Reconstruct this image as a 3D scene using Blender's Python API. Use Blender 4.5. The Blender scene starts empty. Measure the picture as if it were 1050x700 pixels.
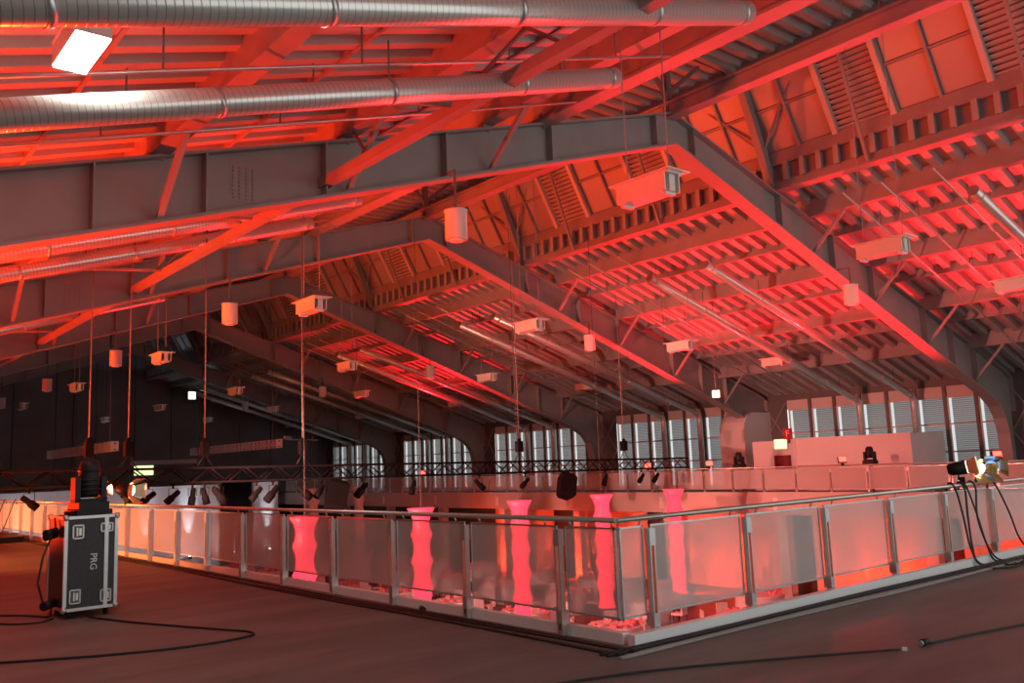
import bpy, math, random
from mathutils import Vector, Matrix
rnd = random.Random(7)
SC = bpy.context.scene
COL = SC.collection
PI = math.pi

# ------------------------------------------------------------------ camera, world, exposure
F_PX, YAW, PITCH, ROLL, CAM_H = 903.54, 0.6983, 0.138, -0.0394, 1.645
cam_data = bpy.data.cameras.new('camera')
cam_data.sensor_fit = 'HORIZONTAL'
cam_data.sensor_width = 36.0
cam_data.lens = 36.0 * F_PX / 1050.0
cam_data.clip_end = 500
cam = bpy.data.objects.new('camera', cam_data)
COL.objects.link(cam)
fw = Vector((math.sin(YAW) * math.cos(PITCH), math.cos(YAW) * math.cos(PITCH), math.sin(PITCH)))
rt = Vector((math.cos(YAW), -math.sin(YAW), 0))
up = rt.cross(fw)
c_, s_ = math.cos(ROLL), math.sin(ROLL)
rt, up = c_ * rt + s_ * up, -s_ * rt + c_ * up
m = Matrix((rt, up, -fw)).transposed().to_4x4()
m.translation = (0, 0, CAM_H)
cam.matrix_world = m
SC.camera = cam

world = bpy.data.worlds.new('ambient_fill')
SC.world = world
world.use_nodes = True
bg = world.node_tree.nodes['Background']
bg.inputs[0].default_value = (0.97, 1.0, 0.985, 1)
bg.inputs[1].default_value = 1.2  # even neutral fill light, added to lift the hall's unlit greys

SC.view_settings.view_transform = 'Standard'
SC.view_settings.look = 'None'
SC.view_settings.exposure = 0.0
SC.view_settings.gamma = 1.0
SC.view_settings.use_curve_mapping = False

RED = (1.0, 0.012, 0.020)
ORANGE = (1.0, 0.034, 0.006)
FLOOD_RIGHT_W = 5600
FLOOD_LEFT_W = 6800


def spot(name, loc, to, power, color, angle=120, blend=0.6, size=0.12):
    d = bpy.data.lights.new(name, 'SPOT')
    d.energy = power
    d.color = color
    d.spot_size = math.radians(angle)
    d.spot_blend = blend
    d.shadow_soft_size = size
    o = bpy.data.objects.new(name, d)
    COL.objects.link(o)
    o.location = loc
    o.rotation_euler = (Vector(to) - Vector(loc)).to_track_quat('-Z', 'Y').to_euler()
    return o


# ------------------------------------------------------------------ materials
def new_mat(name):
    mt = bpy.data.materials.new(name)
    mt.use_nodes = True
    nt = mt.node_tree
    return mt, nt, nt.nodes['Principled BSDF'], nt.nodes['Material Output']


def mat(name, col, rough=0.5, metal=0.0, vary=0.12, scale=6.0, bump=0.0, bscale=40.0, spec=0.5):
    mt, nt, b, out = new_mat(name)
    tc = nt.nodes.new('ShaderNodeTexCoord')
    n = nt.nodes.new('ShaderNodeTexNoise')
    n.inputs['Scale'].default_value = scale
    n.inputs['Detail'].default_value = 4
    nt.links.new(tc.outputs['Object'], n.inputs['Vector'])
    r = nt.nodes.new('ShaderNodeValToRGB')
    r.color_ramp.elements[0].position = 0.3
    r.color_ramp.elements[1].position = 0.7
    r.color_ramp.elements[0].color = tuple(max(0, x * (1 - vary)) for x in col) + (1,)
    r.color_ramp.elements[1].color = tuple(min(1, x * (1 + vary)) for x in col) + (1,)
    nt.links.new(n.outputs['Fac'], r.inputs['Fac'])
    nt.links.new(r.outputs['Color'], b.inputs['Base Color'])
    b.inputs['Roughness'].default_value = rough
    b.inputs['Metallic'].default_value = metal
    b.inputs['Specular IOR Level'].default_value = spec
    if bump:
        n2 = nt.nodes.new('ShaderNodeTexNoise')
        n2.inputs['Scale'].default_value = bscale
        nt.links.new(tc.outputs['Object'], n2.inputs['Vector'])
        bp = nt.nodes.new('ShaderNodeBump')
        bp.inputs['Strength'].default_value = bump
        bp.inputs['Distance'].default_value = 0.02
        nt.links.new(n2.outputs['Fac'], bp.inputs['Height'])
        nt.links.new(bp.outputs['Normal'], b.inputs['Normal'])
    return mt


def emit(name, col, strength):
    mt, nt, b, out = new_mat(name)
    b.inputs['Base Color'].default_value = tuple(col) + (1,)
    b.inputs['Emission Color'].default_value = tuple(col) + (1,)
    b.inputs['Emission Strength'].default_value = strength
    return mt


def duct_mat():
    mt, nt, b, out = new_mat('galvanised_spiral_duct')
    tc = nt.nodes.new('ShaderNodeTexCoord')
    w = nt.nodes.new('ShaderNodeTexWave')
    w.wave_type = 'BANDS'
    w.bands_direction = 'X'
    w.wave_profile = 'SAW'
    w.inputs['Scale'].default_value = 4.2
    w.inputs['Distortion'].default_value = 0.0
    nt.links.new(tc.outputs['Object'], w.inputs['Vector'])
    r = nt.nodes.new('ShaderNodeValToRGB')
    r.color_ramp.elements[0].position = 0.0
    r.color_ramp.elements[0].color = (0.30, 0.30, 0.28, 1)
    r.color_ramp.elements[1].position = 0.14
    r.color_ramp.elements[1].color = (0.78, 0.78, 0.73, 1)
    nt.links.new(w.outputs['Fac'], r.inputs['Fac'])
    nt.links.new(r.outputs['Color'], b.inputs['Base Color'])
    b.inputs['Metallic'].default_value = 0.6
    b.inputs['Roughness'].default_value = 0.28
    bp = nt.nodes.new('ShaderNodeBump')
    bp.inputs['Strength'].default_value = 0.35
    bp.inputs['Distance'].default_value = 0.01
    nt.links.new(r.outputs['Color'], bp.inputs['Height'])
    nt.links.new(bp.outputs['Normal'], b.inputs['Normal'])
    return mt


def mesh_panel_mat(name, col, clear):
    """fine woven / perforated infill: a constant share of holes, fine vertical weave"""
    mt, nt, b, out = new_mat(name)
    tc = nt.nodes.new('ShaderNodeTexCoord')
    n = nt.nodes.new('ShaderNodeTexNoise')
    n.inputs['Scale'].default_value = 2.5
    nt.links.new(tc.outputs['Object'], n.inputs['Vector'])
    r = nt.nodes.new('ShaderNodeValToRGB')
    r.color_ramp.elements[0].color = tuple(x * 0.95 for x in col) + (1,)
    r.color_ramp.elements[1].color = tuple(min(1, x * 1.04) for x in col) + (1,)
    nt.links.new(n.outputs['Fac'], r.inputs['Fac'])
    nt.links.new(r.outputs['Color'], b.inputs['Base Color'])
    b.inputs['Roughness'].default_value = 0.55
    tr = nt.nodes.new('ShaderNodeBsdfTransparent')
    mx = nt.nodes.new('ShaderNodeMixShader')
    mx.inputs[0].default_value = 1 - clear
    nt.links.new(tr.outputs[0], mx.inputs[1])
    nt.links.new(b.outputs[0], mx.inputs[2])
    nt.links.new(mx.outputs[0], out.inputs['Surface'])
    return mt


def glass_mat():
    mt, nt, b, out = new_mat('window_glass')
    b.inputs['Base Color'].default_value = (0.05, 0.055, 0.06, 1)
    b.inputs['Roughness'].default_value = 0.06
    tr = nt.nodes.new('ShaderNodeBsdfTransparent')
    tr.inputs[0].default_value = (0.95, 0.95, 0.95, 1)
    mx = nt.nodes.new('ShaderNodeMixShader')
    mx.inputs[0].default_value = 0.18
    nt.links.new(tr.outputs[0], mx.inputs[1])
    nt.links.new(b.outputs[0], mx.inputs[2])
    nt.links.new(mx.outputs[0], out.inputs['Surface'])
    return mt


def blind_mat():
    mt, nt, b, out = new_mat('slatted_blind')
    tc = nt.nodes.new('ShaderNodeTexCoord')
    w = nt.nodes.new('ShaderNodeTexWave')
    w.bands_direction = 'Z'
    w.inputs['Scale'].default_value = 3.6
    w.inputs['Distortion'].default_value = 0.8
    w.inputs['Detail'].default_value = 1
    nt.links.new(tc.outputs['Object'], w.inputs['Vector'])
    r = nt.nodes.new('ShaderNodeValToRGB')
    r.color_ramp.elements[0].position = 0.15
    r.color_ramp.elements[0].color = (0.42, 0.42, 0.42, 1)
    r.color_ramp.elements[1].position = 0.75
    r.color_ramp.elements[1].color = (0.86, 0.86, 0.86, 1)
    nt.links.new(w.outputs['Fac'], r.inputs['Fac'])
    nt.links.new(r.outputs['Color'], b.inputs['Base Color'])
    b.inputs['Roughness'].default_value = 0.4
    tl = nt.nodes.new('ShaderNodeBsdfTranslucent')
    nt.links.new(r.outputs['Color'], tl.inputs[0])
    mx = nt.nodes.new('ShaderNodeMixShader')
    mx.inputs[0].default_value = 0.78
    nt.links.new(b.outputs[0], mx.inputs[1])
    nt.links.new(tl.outputs[0], mx.inputs[2])
    nt.links.new(mx.outputs[0], out.inputs['Surface'])
    bp = nt.nodes.new('ShaderNodeBump')
    bp.inputs['Strength'].default_value = 0.6
    bp.inputs['Distance'].default_value = 0.03
    nt.links.new(w.outputs['Fac'], bp.inputs['Height'])
    nt.links.new(bp.outputs['Normal'], b.inputs['Normal'])
    return mt


def floor_mat():
    mt, nt, b, out = new_mat('worn_concrete')
    tc = nt.nodes.new('ShaderNodeTexCoord')
    mp = nt.nodes.new('ShaderNodeMapping')
    mp.inputs['Rotation'].default_value = (0, 0, 0.15)
    mp.inputs['Scale'].default_value = (0.35, 1.6, 1)
    n = nt.nodes.new('ShaderNodeTexNoise')
    n.inputs['Scale'].default_value = 1.1
    n.inputs['Detail'].default_value = 7
    n.inputs['Roughness'].default_value = 0.62
    nt.links.new(tc.outputs['Object'], mp.inputs[0])
    nt.links.new(mp.outputs[0], n.inputs['Vector'])
    r = nt.nodes.new('ShaderNodeValToRGB')
    r.color_ramp.elements[0].position = 0.3
    r.color_ramp.elements[0].color = (0.095, 0.088, 0.083, 1)
    r.color_ramp.elements[1].position = 0.75
    r.color_ramp.elements[1].color = (0.20, 0.185, 0.173, 1)
    nt.links.new(n.outputs['Fac'], r.inputs['Fac'])
    nt.links.new(r.outputs['Color'], b.inputs['Base Color'])
    b.inputs['Roughness'].default_value = 0.55
    n2 = nt.nodes.new('ShaderNodeTexNoise')
    n2.inputs['Scale'].default_value = 25
    n2.inputs['Detail'].default_value = 5
    nt.links.new(tc.outputs['Object'], n2.inputs['Vector'])
    bp = nt.nodes.new('ShaderNodeBump')
    bp.inputs['Strength'].default_value = 0.12
    bp.inputs['Distance'].default_value = 0.01
    nt.links.new(n2.outputs['Fac'], bp.inputs['Height'])
    nt.links.new(bp.outputs['Normal'], b.inputs['Normal'])
    return mt


STEEL = mat('grey_painted_steel', (0.30, 0.29, 0.27), 0.55, 0, 0.08, 1.2)
STEEL_DK = mat('dark_painted_steel', (0.13, 0.125, 0.12), 0.5, 0, 0.1, 2)
DECK = mat('galvanised_roof_sheet', (0.40, 0.40, 0.385), 0.5, 0.0, 0.1, 0.8)
PURLIN = mat('purlin_paint', (0.30, 0.27, 0.26), 0.5, 0, 0.1, 1.5)
DUCT = duct_mat()
PANEL_GREY = mat('clerestory_panel', (0.36, 0.32, 0.31), 0.35, 0, 0.07, 0.6)
LOUVRE = mat('louvre_slat', (0.55, 0.50, 0.47), 0.45, 0, 0.05, 2)
FLOOR = floor_mat()
SLAB = mat('slab_fascia_paint', (0.60, 0.55, 0.50), 0.6, 0, 0.05, 0.8)
WHITE = mat('white_paint', (0.80, 0.79, 0.76), 0.45, 0, 0.03, 2)
KERB = mat('kerb_paint', (0.80, 0.81, 0.79), 0.4, 0, 0.05, 1.5)
GABLE = mat('dark_wall_panel', (0.20, 0.21, 0.21), 0.65, 0, 0.15, 0.5)
BLACK = mat('black_plastic', (0.012, 0.012, 0.014), 0.5, 0, 0.2, 8, spec=0.3)
BLACKOUT = mat('matt_black_paint', (0.006, 0.006, 0.006), 0.8, 0, 0.2, 8, spec=0.12)
RUBBER = mat('black_cable', (0.012, 0.012, 0.013), 0.55, 0, 0.2, 8)
ALU = mat('aluminium', (0.62, 0.62, 0.60), 0.35, 0.8, 0.06, 9)
BRUSHED = mat('brushed_stainless', (0.68, 0.64, 0.56), 0.32, 0.75, 0.05, 9)
CASE = mat('flight_case_laminate', (0.035, 0.036, 0.04), 0.5, 0, 0.15, 20, 0.15, 300)
MESHP = mesh_panel_mat('mesh_infill', (0.66, 0.645, 0.60), 0.57)
GLASS = glass_mat()
BLIND = blind_mat()
HALLFLOOR = mat('hall_floor', (0.20, 0.15, 0.13), 0.4, 0, 0.2, 0.7)
DRAPE = mat('light_drape', (0.55, 0.42, 0.36), 0.8, 0, 0.12, 1.2)
DARKWALL = mat('dark_green_wall', (0.05, 0.06, 0.05), 0.6, 0, 0.15, 0.6)
CLOTH = mat('white_tablecloth', (0.78, 0.74, 0.72), 0.8, 0, 0.05, 3)
PINKCLOTH = mat('rose_petal', (0.75, 0.30, 0.33), 0.8, 0, 0.2, 20)
CREAM = mat('cream_enamel', (0.78, 0.74, 0.66), 0.4, 0, 0.04, 3)
KIOSK = mat('white_partition', (0.70, 0.68, 0.65), 0.5, 0, 0.03, 1)
REDBOX = mat('dark_red_cabinet', (0.16, 0.02, 0.02), 0.45)
SIGNRED = mat('sign_red', (0.45, 0.02, 0.02), 0.4)
GOLD = mat('warm_reflector', (0.85, 0.70, 0.42), 0.2, 0.9, 0.05, 5)
TAPE = mat('white_tape', (0.75, 0.75, 0.72), 0.6)
E_WHITE = emit('lit_diffuser', (1.0, 0.97, 0.90), 14)
E_EXIT = emit('lit_exit_sign', (0.72, 1.0, 0.42), 1.6)
E_LAMP = emit('lit_lamp', (1.0, 0.97, 0.68), 2.5)
E_RED = emit('red_lens', (1.0, 0.05, 0.035), 7)
E_BLUE = emit('blue_lens', (0.12, 0.35, 1.0), 2.0)
E_WARM = emit('warm_lens', (1.0, 0.80, 0.45), 5)
E_TUBE = emit('glowing_fabric', (1.0, 0.04, 0.075), 1.9)
PALE_TUBE = mat('unlit_fabric', (0.72, 0.62, 0.60), 0.8)


# ------------------------------------------------------------------ mesh helper
class MB:
    def __init__(s):
        s.v, s.f, s.sm = [], [], []

    def add(s, vs, fs, smooth=False):
        o = len(s.v)
        s.v += [tuple(x) for x in vs]
        s.f += [tuple(i + o for i in f) for f in fs]
        s.sm += [smooth] * len(fs)
        return s

    def box(s, x0, x1, y0, y1, z0, z1):
        vs = [(x0, y0, z0), (x1, y0, z0), (x1, y1, z0), (x0, y1, z0), (x0, y0, z1), (x1, y0, z1), (x1, y1, z1), (x0, y1, z1)]
        return s.add(vs, [(3, 2, 1, 0), (4, 5, 6, 7), (0, 1, 5, 4), (1, 2, 6, 5), (2, 3, 7, 6), (3, 0, 4, 7)])

    def cbox(s, c, d):
        return s.box(c[0] - d[0] / 2, c[0] + d[0] / 2, c[1] - d[1] / 2, c[1] + d[1] / 2, c[2] - d[2] / 2, c[2] + d[2] / 2)

    def bar(s, a, b, w, h, upv=(0, 0, 1)):
        """rectangular bar a->b, w across, h along the up side"""
        a, b = Vector(a), Vector(b)
        d = (b - a).normalized()
        u = Vector(upv)
        if abs(d.dot(u)) > 0.98:
            u = Vector((1, 0, 0))
        r = d.cross(u).normalized()
        u = r.cross(d)
        vs = []
        for p in (a, b):
            for i, j in ((-1, -1), (1, -1), (1, 1), (-1, 1)):
                vs.append(p + r * (i * w / 2) + u * (j * h / 2))
        return s.add(vs, [(3, 2, 1, 0), (4, 5, 6, 7), (0, 1, 5, 4), (1, 2, 6, 5), (2, 3, 7, 6), (3, 0, 4, 7)])

    def tube(s, pts, r, n=8, caps=True):
        pts = [Vector(p) for p in pts]
        rs = r if isinstance(r, (list, tuple)) else [r] * len(pts)
        vs, fs = [], []
        prev = None
        for i, p in enumerate(pts):
            d = (pts[min(i + 1, len(pts) - 1)] - pts[max(i - 1, 0)]).normalized()
            if prev is None:
                u = Vector((0, 0, 1)) if abs(d.z) < 0.95 else Vector((1, 0, 0))
                a = d.cross(u).normalized()
            else:
                a = (prev - d * prev.dot(d)).normalized()
            prev = a
            b = d.cross(a)
            for k in range(n):
                t = 2 * PI * k / n
                vs.append(p + a * (rs[i] * math.cos(t)) + b * (rs[i] * math.sin(t)))
        for i in range(len(pts) - 1):
            for k in range(n):
                fs.append((i * n + k, i * n + (k + 1) % n, (i + 1) * n + (k + 1) % n, (i + 1) * n + k))
        s.add(vs, fs, True)
        if caps:
            o = len(s.v) - len(vs)
            s.f.append(tuple(o + k for k in reversed(range(n))))
            s.f.append(tuple(o + (len(pts) - 1) * n + k for k in range(n)))
            s.sm += [False, False]
        return s

    def lathe(s, prof, n=16, c=(0, 0, 0)):
        """prof: list of (radius, z), around z"""
        return s.tube([(c[0], c[1], c[2] + z) for _, z in prof], [r for r, _ in prof], n)

    def strip(s, inner, outer, y0, y1):
        """thick sheet in the xz plane between two matched polylines"""
        n = len(inner)
        vs = []
        for y in (y0, y1):
            vs += [(p[0], y, p[1]) for p in inner] + [(p[0], y, p[1]) for p in outer]
        fs = []
        for i in range(n - 1):
            fs.append((i, i + 1, n + i + 1, n + i))
            fs.append((2 * n + i + 1, 2 * n + i, 3 * n + i, 3 * n + i + 1))
            fs.append((2 * n + i, 2 * n + i + 1, i + 1, i))
            fs.append((n + i, n + i + 1, 3 * n + i + 1, 3 * n + i))
        fs.append((0, n, 3 * n, 2 * n))
        fs.append((n - 1, 3 * n - 1 - n + 0 if False else 3 * n - 1, 4 * n - 1, 2 * n - 1))
        return s.add(vs, fs)

    def mesh(s, name, m, bevel=0):
        me = bpy.data.meshes.new(name)
        me.from_pydata(s.v, [], s.f)
        me.polygons.foreach_set('use_smooth', s.sm)
        me.materials.append(m)
        me.update()
        return me


def ob(name, me, parent=None, loc=(0, 0, 0), rot=(0, 0, 0), scale=(1, 1, 1)):
    o = bpy.data.objects.new(name, me)
    COL.objects.link(o)
    o.location = loc
    o.rotation_euler = rot
    o.scale = scale
    if parent is not None:
        o.parent = parent
    return o


def tag(o, label=None, cat=None, group=None, kind=None):
    if label and len(label.split()) > 16: print('LONG LABEL', label)
    if label: o['label'] = label
    if cat: o['category'] = cat
    if group: o['group'] = group
    if kind: o['kind'] = kind
    return o


def empty(name, loc=(0, 0, 0), rot=(0, 0, 0), **kw):
    o = bpy.data.objects.new(name, None)
    COL.objects.link(o)
    o.empty_display_size = 0.2
    o.location = loc
    o.rotation_euler = rot
    return tag(o, **kw)


CACHE = {}


def cached(key, fn):
    if key not in CACHE:
        CACHE[key] = fn()
    return CACHE[key]


ORD = ['first', 'second', 'third', 'fourth', 'fifth', 'sixth', 'seventh', 'eighth', 'ninth', 'tenth', 'eleventh', 'twelfth',
       'thirteenth', 'fourteenth', 'fifteenth', 'sixteenth', 'seventeenth', 'eighteenth', 'nineteenth', 'twentieth']

# ------------------------------------------------------------------ measured layout (metres)
BAY = 12.04
FR = [3.06 + BAY * k for k in range(7)]          # frame planes; FR[1] is the nearest one in view
XC = 18.7                                        # ridge
XL, XR = 5.93, 31.46                             # edges of the opening
YN, YFAR = 5.69, 66.0
YEND = 75.3
Y0 = -6.0                                        # roof begins
ZL = -4.2                                        # lower hall floor
zl = lambda x: 7.8 + 0.30 * (x - 4.8)            # left roof sheet
zr = lambda x: 10.3 - 0.334 * (x - 23.6)         # right roof sheet

# ------------------------------------------------------------------ floors and slabs
fl = empty('floor', kind='structure')
ob('gallery_slab', MB().box(-6, XL + 0.1, -5, YEND, -0.75, 0).mesh('gallery_slab', FLOOR), fl)
ob('gallery_slab', MB().box(XL + 0.1, 42, -5, YN - 0.1, -0.75, 0).mesh('gallery_slab', FLOOR), fl)
ob('gallery_slab', MB().box(XR - 0.1, 42, YN - 0.1, YEND, -0.75, 0).mesh('gallery_slab', FLOOR), fl)
ob('gallery_slab', MB().box(XL + 0.1, XR - 0.1, YFAR + 0.1, YEND, -0.75, 0).mesh('gallery_slab', FLOOR), fl)
lf = ob('floor', MB().box(-6, 42, -5, YEND, ZL - 0.3, ZL).mesh('lower_floor', HALLFLOOR))
tag(lf, kind='structure')

# kerbs / fascias round the opening
def trim(n, me):
    return tag(ob('trim_%d' % n, me), kind='structure')
trim(1, MB().box(XL + 0.03, XL + 0.12, YN + 0.03, YFAR, -0.75, 0.10).mesh('kerb_left', KERB))
trim(2, MB().box(XL + 0.03, XR, YN - 0.12, YN - 0.03, -0.75, 0.10).mesh('kerb_near', KERB))
trim(3, MB().box(XR - 0.12, XR - 0.03, YN, YFAR, -0.80, 0.10).mesh('fascia_right', SLAB))
# fascia pilaster plates seen on the far slab edge
fp = empty('trim_4', kind='structure')
pm = MB().box(-0.03, 0, -0.1, 0.1, -0.62, -0.12).mesh('fascia_plate', WHITE)
for k in range(10):
    ob('fascia_plate', pm, fp, (XR - 0.12, FR[1] - 6 + 6.02 * k, 0))

# ------------------------------------------------------------------ lower hall walls
wl = empty('wall_lower', kind='structure')
ob('wall_panel', MB().box(33.2, 33.4, -4, YEND, ZL, -0.75).mesh('lower_wall', DARKWALL), wl)
ob('wall_panel', MB().box(3.6, 3.8, -4, YEND, ZL, -0.75).mesh('lower_wall', DARKWALL), wl)
ob('wall_panel', MB().box(3.8, 33.2, 3.0, 3.2, ZL, -0.75).mesh('lower_wall', DARKWALL), wl)


def drape(y0, y1, z0, z1, x):
    b = MB()
    n = int((y1 - y0) / 0.16)
    pts = []
    for i in range(n + 1):
        y = y0 + (y1 - y0) * i / n
        pts.append((x - 0.06 * (0.5 + 0.5 * math.sin(i * 1.9)) - 0.02 * rnd.random(), y))
    vs = [(a, y, z0) for a, y in pts] + [(a, y, z1) for a, y in pts]
    fs = [(i, i + 1, n + 2 + i, n + 1 + i) for i in range(n)]
    b.add(vs, fs, True)
    return b.mesh('drape', DRAPE)


for k, (a, b_) in enumerate(((8.0, 14.6), (15.6, 20.6), (21.6, 28.2), (29.6, 34.8), (36.4, 41.5))):
    tag(ob('curtain', drape(a, b_, ZL + 0.02, -0.8, 33.1)), 'red-washed pleated curtain under the right gallery, %s from the near end' % ORD[k],
        'curtain', 'curtains under the right gallery')
colm = MB().box(-0.22, 0.22, -0.22, 0.22, ZL, -0.75).mesh('column_shaft', SLAB)
for k in range(10):
    tag(ob('column', colm, None, (31.9, FR[1] - 6 + 6.02 * k, 0)), 'square pale column carrying the right gallery edge, %s from the near end' % ORD[k], 'column', 'columns under the right gallery')

# white stage wall at the far end of the opening with uplights
wf = tag(ob('wall_stage', MB().box(XL + 0.2, 30.6, YFAR - 0.3, YFAR, ZL, 1.02).mesh('stage_wall', WHITE)), kind='structure')
dr = MB()
for i in range(9):
    x = 26.0 + i * 0.26
    dr.tube([(x, 65.3 + 0.05 * (i % 2), ZL), (x, 65.3 + 0.05 * (i % 2), 1.35)], 0.17, 8)
tag(ob('black_drape', dr.mesh('black_drape', BLACK)), 'tall black drape hanging in front of the white stage wall', 'drape')

# red uplights along the right lower wall
for k, y in enumerate((38.9, 36.9, 33.4, 30.4, 27.0, 23.0, 19.8, 18.4, 16.8, 13.2)):
    spot('uplight_beam', (32.82, y, ZL + 0.22), (33.10, y, ZL + 3.4), 700, (1.0, 0.05, 0.015), 26, 0.9, 0.04)
    e = empty('uplight', (32.82, y, ZL), label='small red floor uplight by the lower wall, %s from the far end' % ORD[k], cat='uplight', group='red uplights at the lower wall')
    ob('housing', cached('upl', lambda: MB().lathe([(0.11, 0), (0.12, 0.16)], 12).mesh('uplight_housing', BLACK)), e)
    ob('lens', cached('upll', lambda: MB().lathe([(0.09, 0.16), (0.09, 0.175)], 12).mesh('uplight_lens', E_RED)), e)
# wide red fill lamps, added on the hall floor to redden the curtains
for k, y in enumerate((10.5, 17.5, 25.0, 33.0, 40.0)):
    spot('added_wash_beam', (30.3, y, ZL + 0.35), (33.1, y, ZL + 1.6), 1250, (1.0, 0.04, 0.010), 130, 0.6, 0.1)
    e = empty('wash_light', (30.2, y, ZL), label='added red wash light on the hall floor facing the curtains, %s from the near end' % ORD[k], cat='wash light', group='added red wash lights on the hall floor')
    ob('housing', cached('wsh', lambda: MB().box(-0.12, 0.06, -0.16, 0.16, 0.16, 0.44).box(-0.14, 0.08, -0.2, 0.2, 0, 0.03).box(-0.05, 0.0, -0.19, -0.165, 0, 0.34).box(-0.05, 0.0, 0.165, 0.19, 0, 0.34).mesh('wash_housing', BLACK)), e)
    ob('lens', cached('wshl', lambda: MB().box(0.06, 0.07, -0.14, 0.14, 0.18, 0.42).mesh('wash_lens', E_RED)), e)
# cool white fill lamps added to brighten the stage wall
for k, x in enumerate((9.0, 17.0, 25.0)):
    spot('added_stage_beam', (x, YFAR - 5.0, ZL + 0.4), (x, YFAR - 0.3, -0.8), 1700, (0.82, 0.86, 1.0), 110, 0.7, 0.1)
    e = empty('wash_light', (x, YFAR - 5.0, ZL), (0, 0, PI / 2), label='added white wash light on the hall floor before the stage wall, %s from the left' % ORD[k], cat='wash light', group='added white wash lights before the stage wall')
    ob('housing', CACHE['wsh'], e)
    ob('lens', cached('wshw', lambda: MB().box(0.06, 0.07, -0.14, 0.14, 0.18, 0.42).mesh('wash_lens_white', E_WHITE)), e)
# cool white uplights on the stage wall
for k, (x, pw) in enumerate(((20.6, 1500), (23.6, 4500), (26.9, 2500), (29.7, 2500), (17.0, 1200), (12.5, 900))):
    spot('stage_uplight_beam', (x, YFAR - 0.75, ZL + 0.3), (x, YFAR - 0.25, 1.2), pw * 0.55, (0.80, 0.88, 1.0), 26, 0.9, 0.05)
    e = empty('uplight', (x, YFAR - 0.75, ZL), label='cool white floor uplight below the stage wall, %s' % ('behind the black drape' if x == 26.9 else ['third from right', 'middle one', '', 'rightmost', 'second from left', 'leftmost'][k]), cat='uplight', group='white uplights at the stage wall')
    ob('housing', CACHE['upl'], e)
    ob('lens', cached('uplw', lambda: MB().lathe([(0.09, 0.16), (0.09, 0.175)], 12).mesh('uplight_lens_white', E_WHITE)), e)

# ------------------------------------------------------------------ ceiling
ceil = empty('ceiling', kind='structure')


def sheet(x0, z0, x1, z1, y0, y1, name):
    """trapezoidal roof sheet with ribs along x"""
    b = MB()
    per, dep = 0.602, 0.19
    n = max(1, round((y1 - y0) / per))
    per = (y1 - y0) / n
    pr = []
    for i in range(n):
        a = y0 + i * per
        pr += [(a, 0), (a + per * 0.46, 0), (a + per * 0.54, -dep), (a + per * 0.92, -dep)]
    pr.append((y1, 0))
    vs = [(x0, y, z0 + d) for y, d in pr] + [(x1, y, z1 + d) for y, d in pr]
    m_ = len(pr)
    b.add(vs, [(i, i + 1, m_ + i + 1, m_ + i) for i in range(m_ - 1)])
    return b.mesh(name, DECK)


ys = [Y0] + FR[1:] + [YEND]
ys = sorted(set(round(y, 2) for y in ys))
ys = [y for i, y in enumerate(ys) if i == 0 or y - ys[i - 1] > 0.5]
for a, b_ in zip(ys[:-1], ys[1:]):
    ob('roof_sheet', sheet(-4.0, zl(-4.0), 13.8, zl(13.8), a, b_, 'roof_sheet'), ceil)
    ob('roof_sheet', sheet(15.2, 13.55, 22.25, 13.55, a, b_, 'roof_sheet'), ceil)
    ob('roof_sheet', sheet(23.6, zr(23.6), 41.0, zr(41.0), a, b_, 'roof_sheet'), ceil)
# opaque boards over the sheets
cov = MB()
for x0, z0, x1, z1 in ((-4, zl(-4), 13.8, zl(13.8)), (15.1, 13.55, 22.3, 13.55), (23.6, zr(23.6), 41, zr(41))):
    cov.bar(((x0), (Y0 + YEND) / 2, z0 + 0.12), (x1, (Y0 + YEND) / 2, z1 + 0.12), YEND - Y0, 0.1)
ob('roof_covering', cov.mesh('roof_covering', STEEL_DK), ceil)


def purlin(x, ztop, zbot, w=0.30, slope=0.0):
    b = MB()
    y0, y1 = Y0, YEND
    b.box(x - w * 0.36, x + w * 0.36, y0, y1, zbot + 0.03, ztop + 0.1)
    b.box(x - w / 2, x + w / 2, y0, y1, zbot, zbot + 0.06)
    return b.mesh('purlin', PURLIN)


LP = [1.15, 4.8, 8.45, 12.1]
RP = [25.3, 28.95, 32.6, 36.25]
for x in LP:
    ob('purlin', purlin(x, zl(x) - 0.1, zl(x) - 0.66), ceil)
for x in RP:
    ob('purlin', purlin(x, zr(x) - 0.1, zr(x) - 0.60), ceil)
for x in RP[:3]:
    xx = x + 1.82
    ob('purlin', purlin(xx, zr(xx) - 0.1, zr(xx) - 0.32, 0.16), ceil)
for x in LP[:3]:
    xx = x + 1.82
    ob('purlin', MB().bar((xx, Y0, zl(xx) - 0.17), (xx, YEND, zl(xx) - 0.17), 0.06, 0.12).mesh('purlin', PURLIN), ceil)
# monitor longitudinal members
ob('monitor_beam', MB().box(XC - 0.2, XC + 0.2, Y0, YEND, 12.5, 12.58).box(XC - 0.06, XC + 0.06, Y0, YEND, 12.53, 13.02).box(XC - 0.2, XC + 0.2, Y0, YEND, 12.98, 13.05).mesh('monitor_beam', PURLIN), ceil)
ob('monitor_edge_beam', MB().box(21.95, 22.25, Y0, YEND, 13.05, 13.45).mesh('monitor_edge_beam', PURLIN), ceil)
ob('monitor_edge_beam', MB().box(15.15, 15.45, Y0, YEND, 13.05, 13.45).mesh('monitor_edge_beam', PURLIN), ceil)
ob('ridge_beam', MB().box(XC - 0.06, XC + 0.06, Y0, YEND, 11.02, 11.42).box(XC - 0.18, XC + 0.18, Y0, YEND, 11.0, 11.06).box(XC - 0.18, XC + 0.18, Y0, YEND, 11.38, 11.44).mesh('ridge_beam', PURLIN), ceil)

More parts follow.
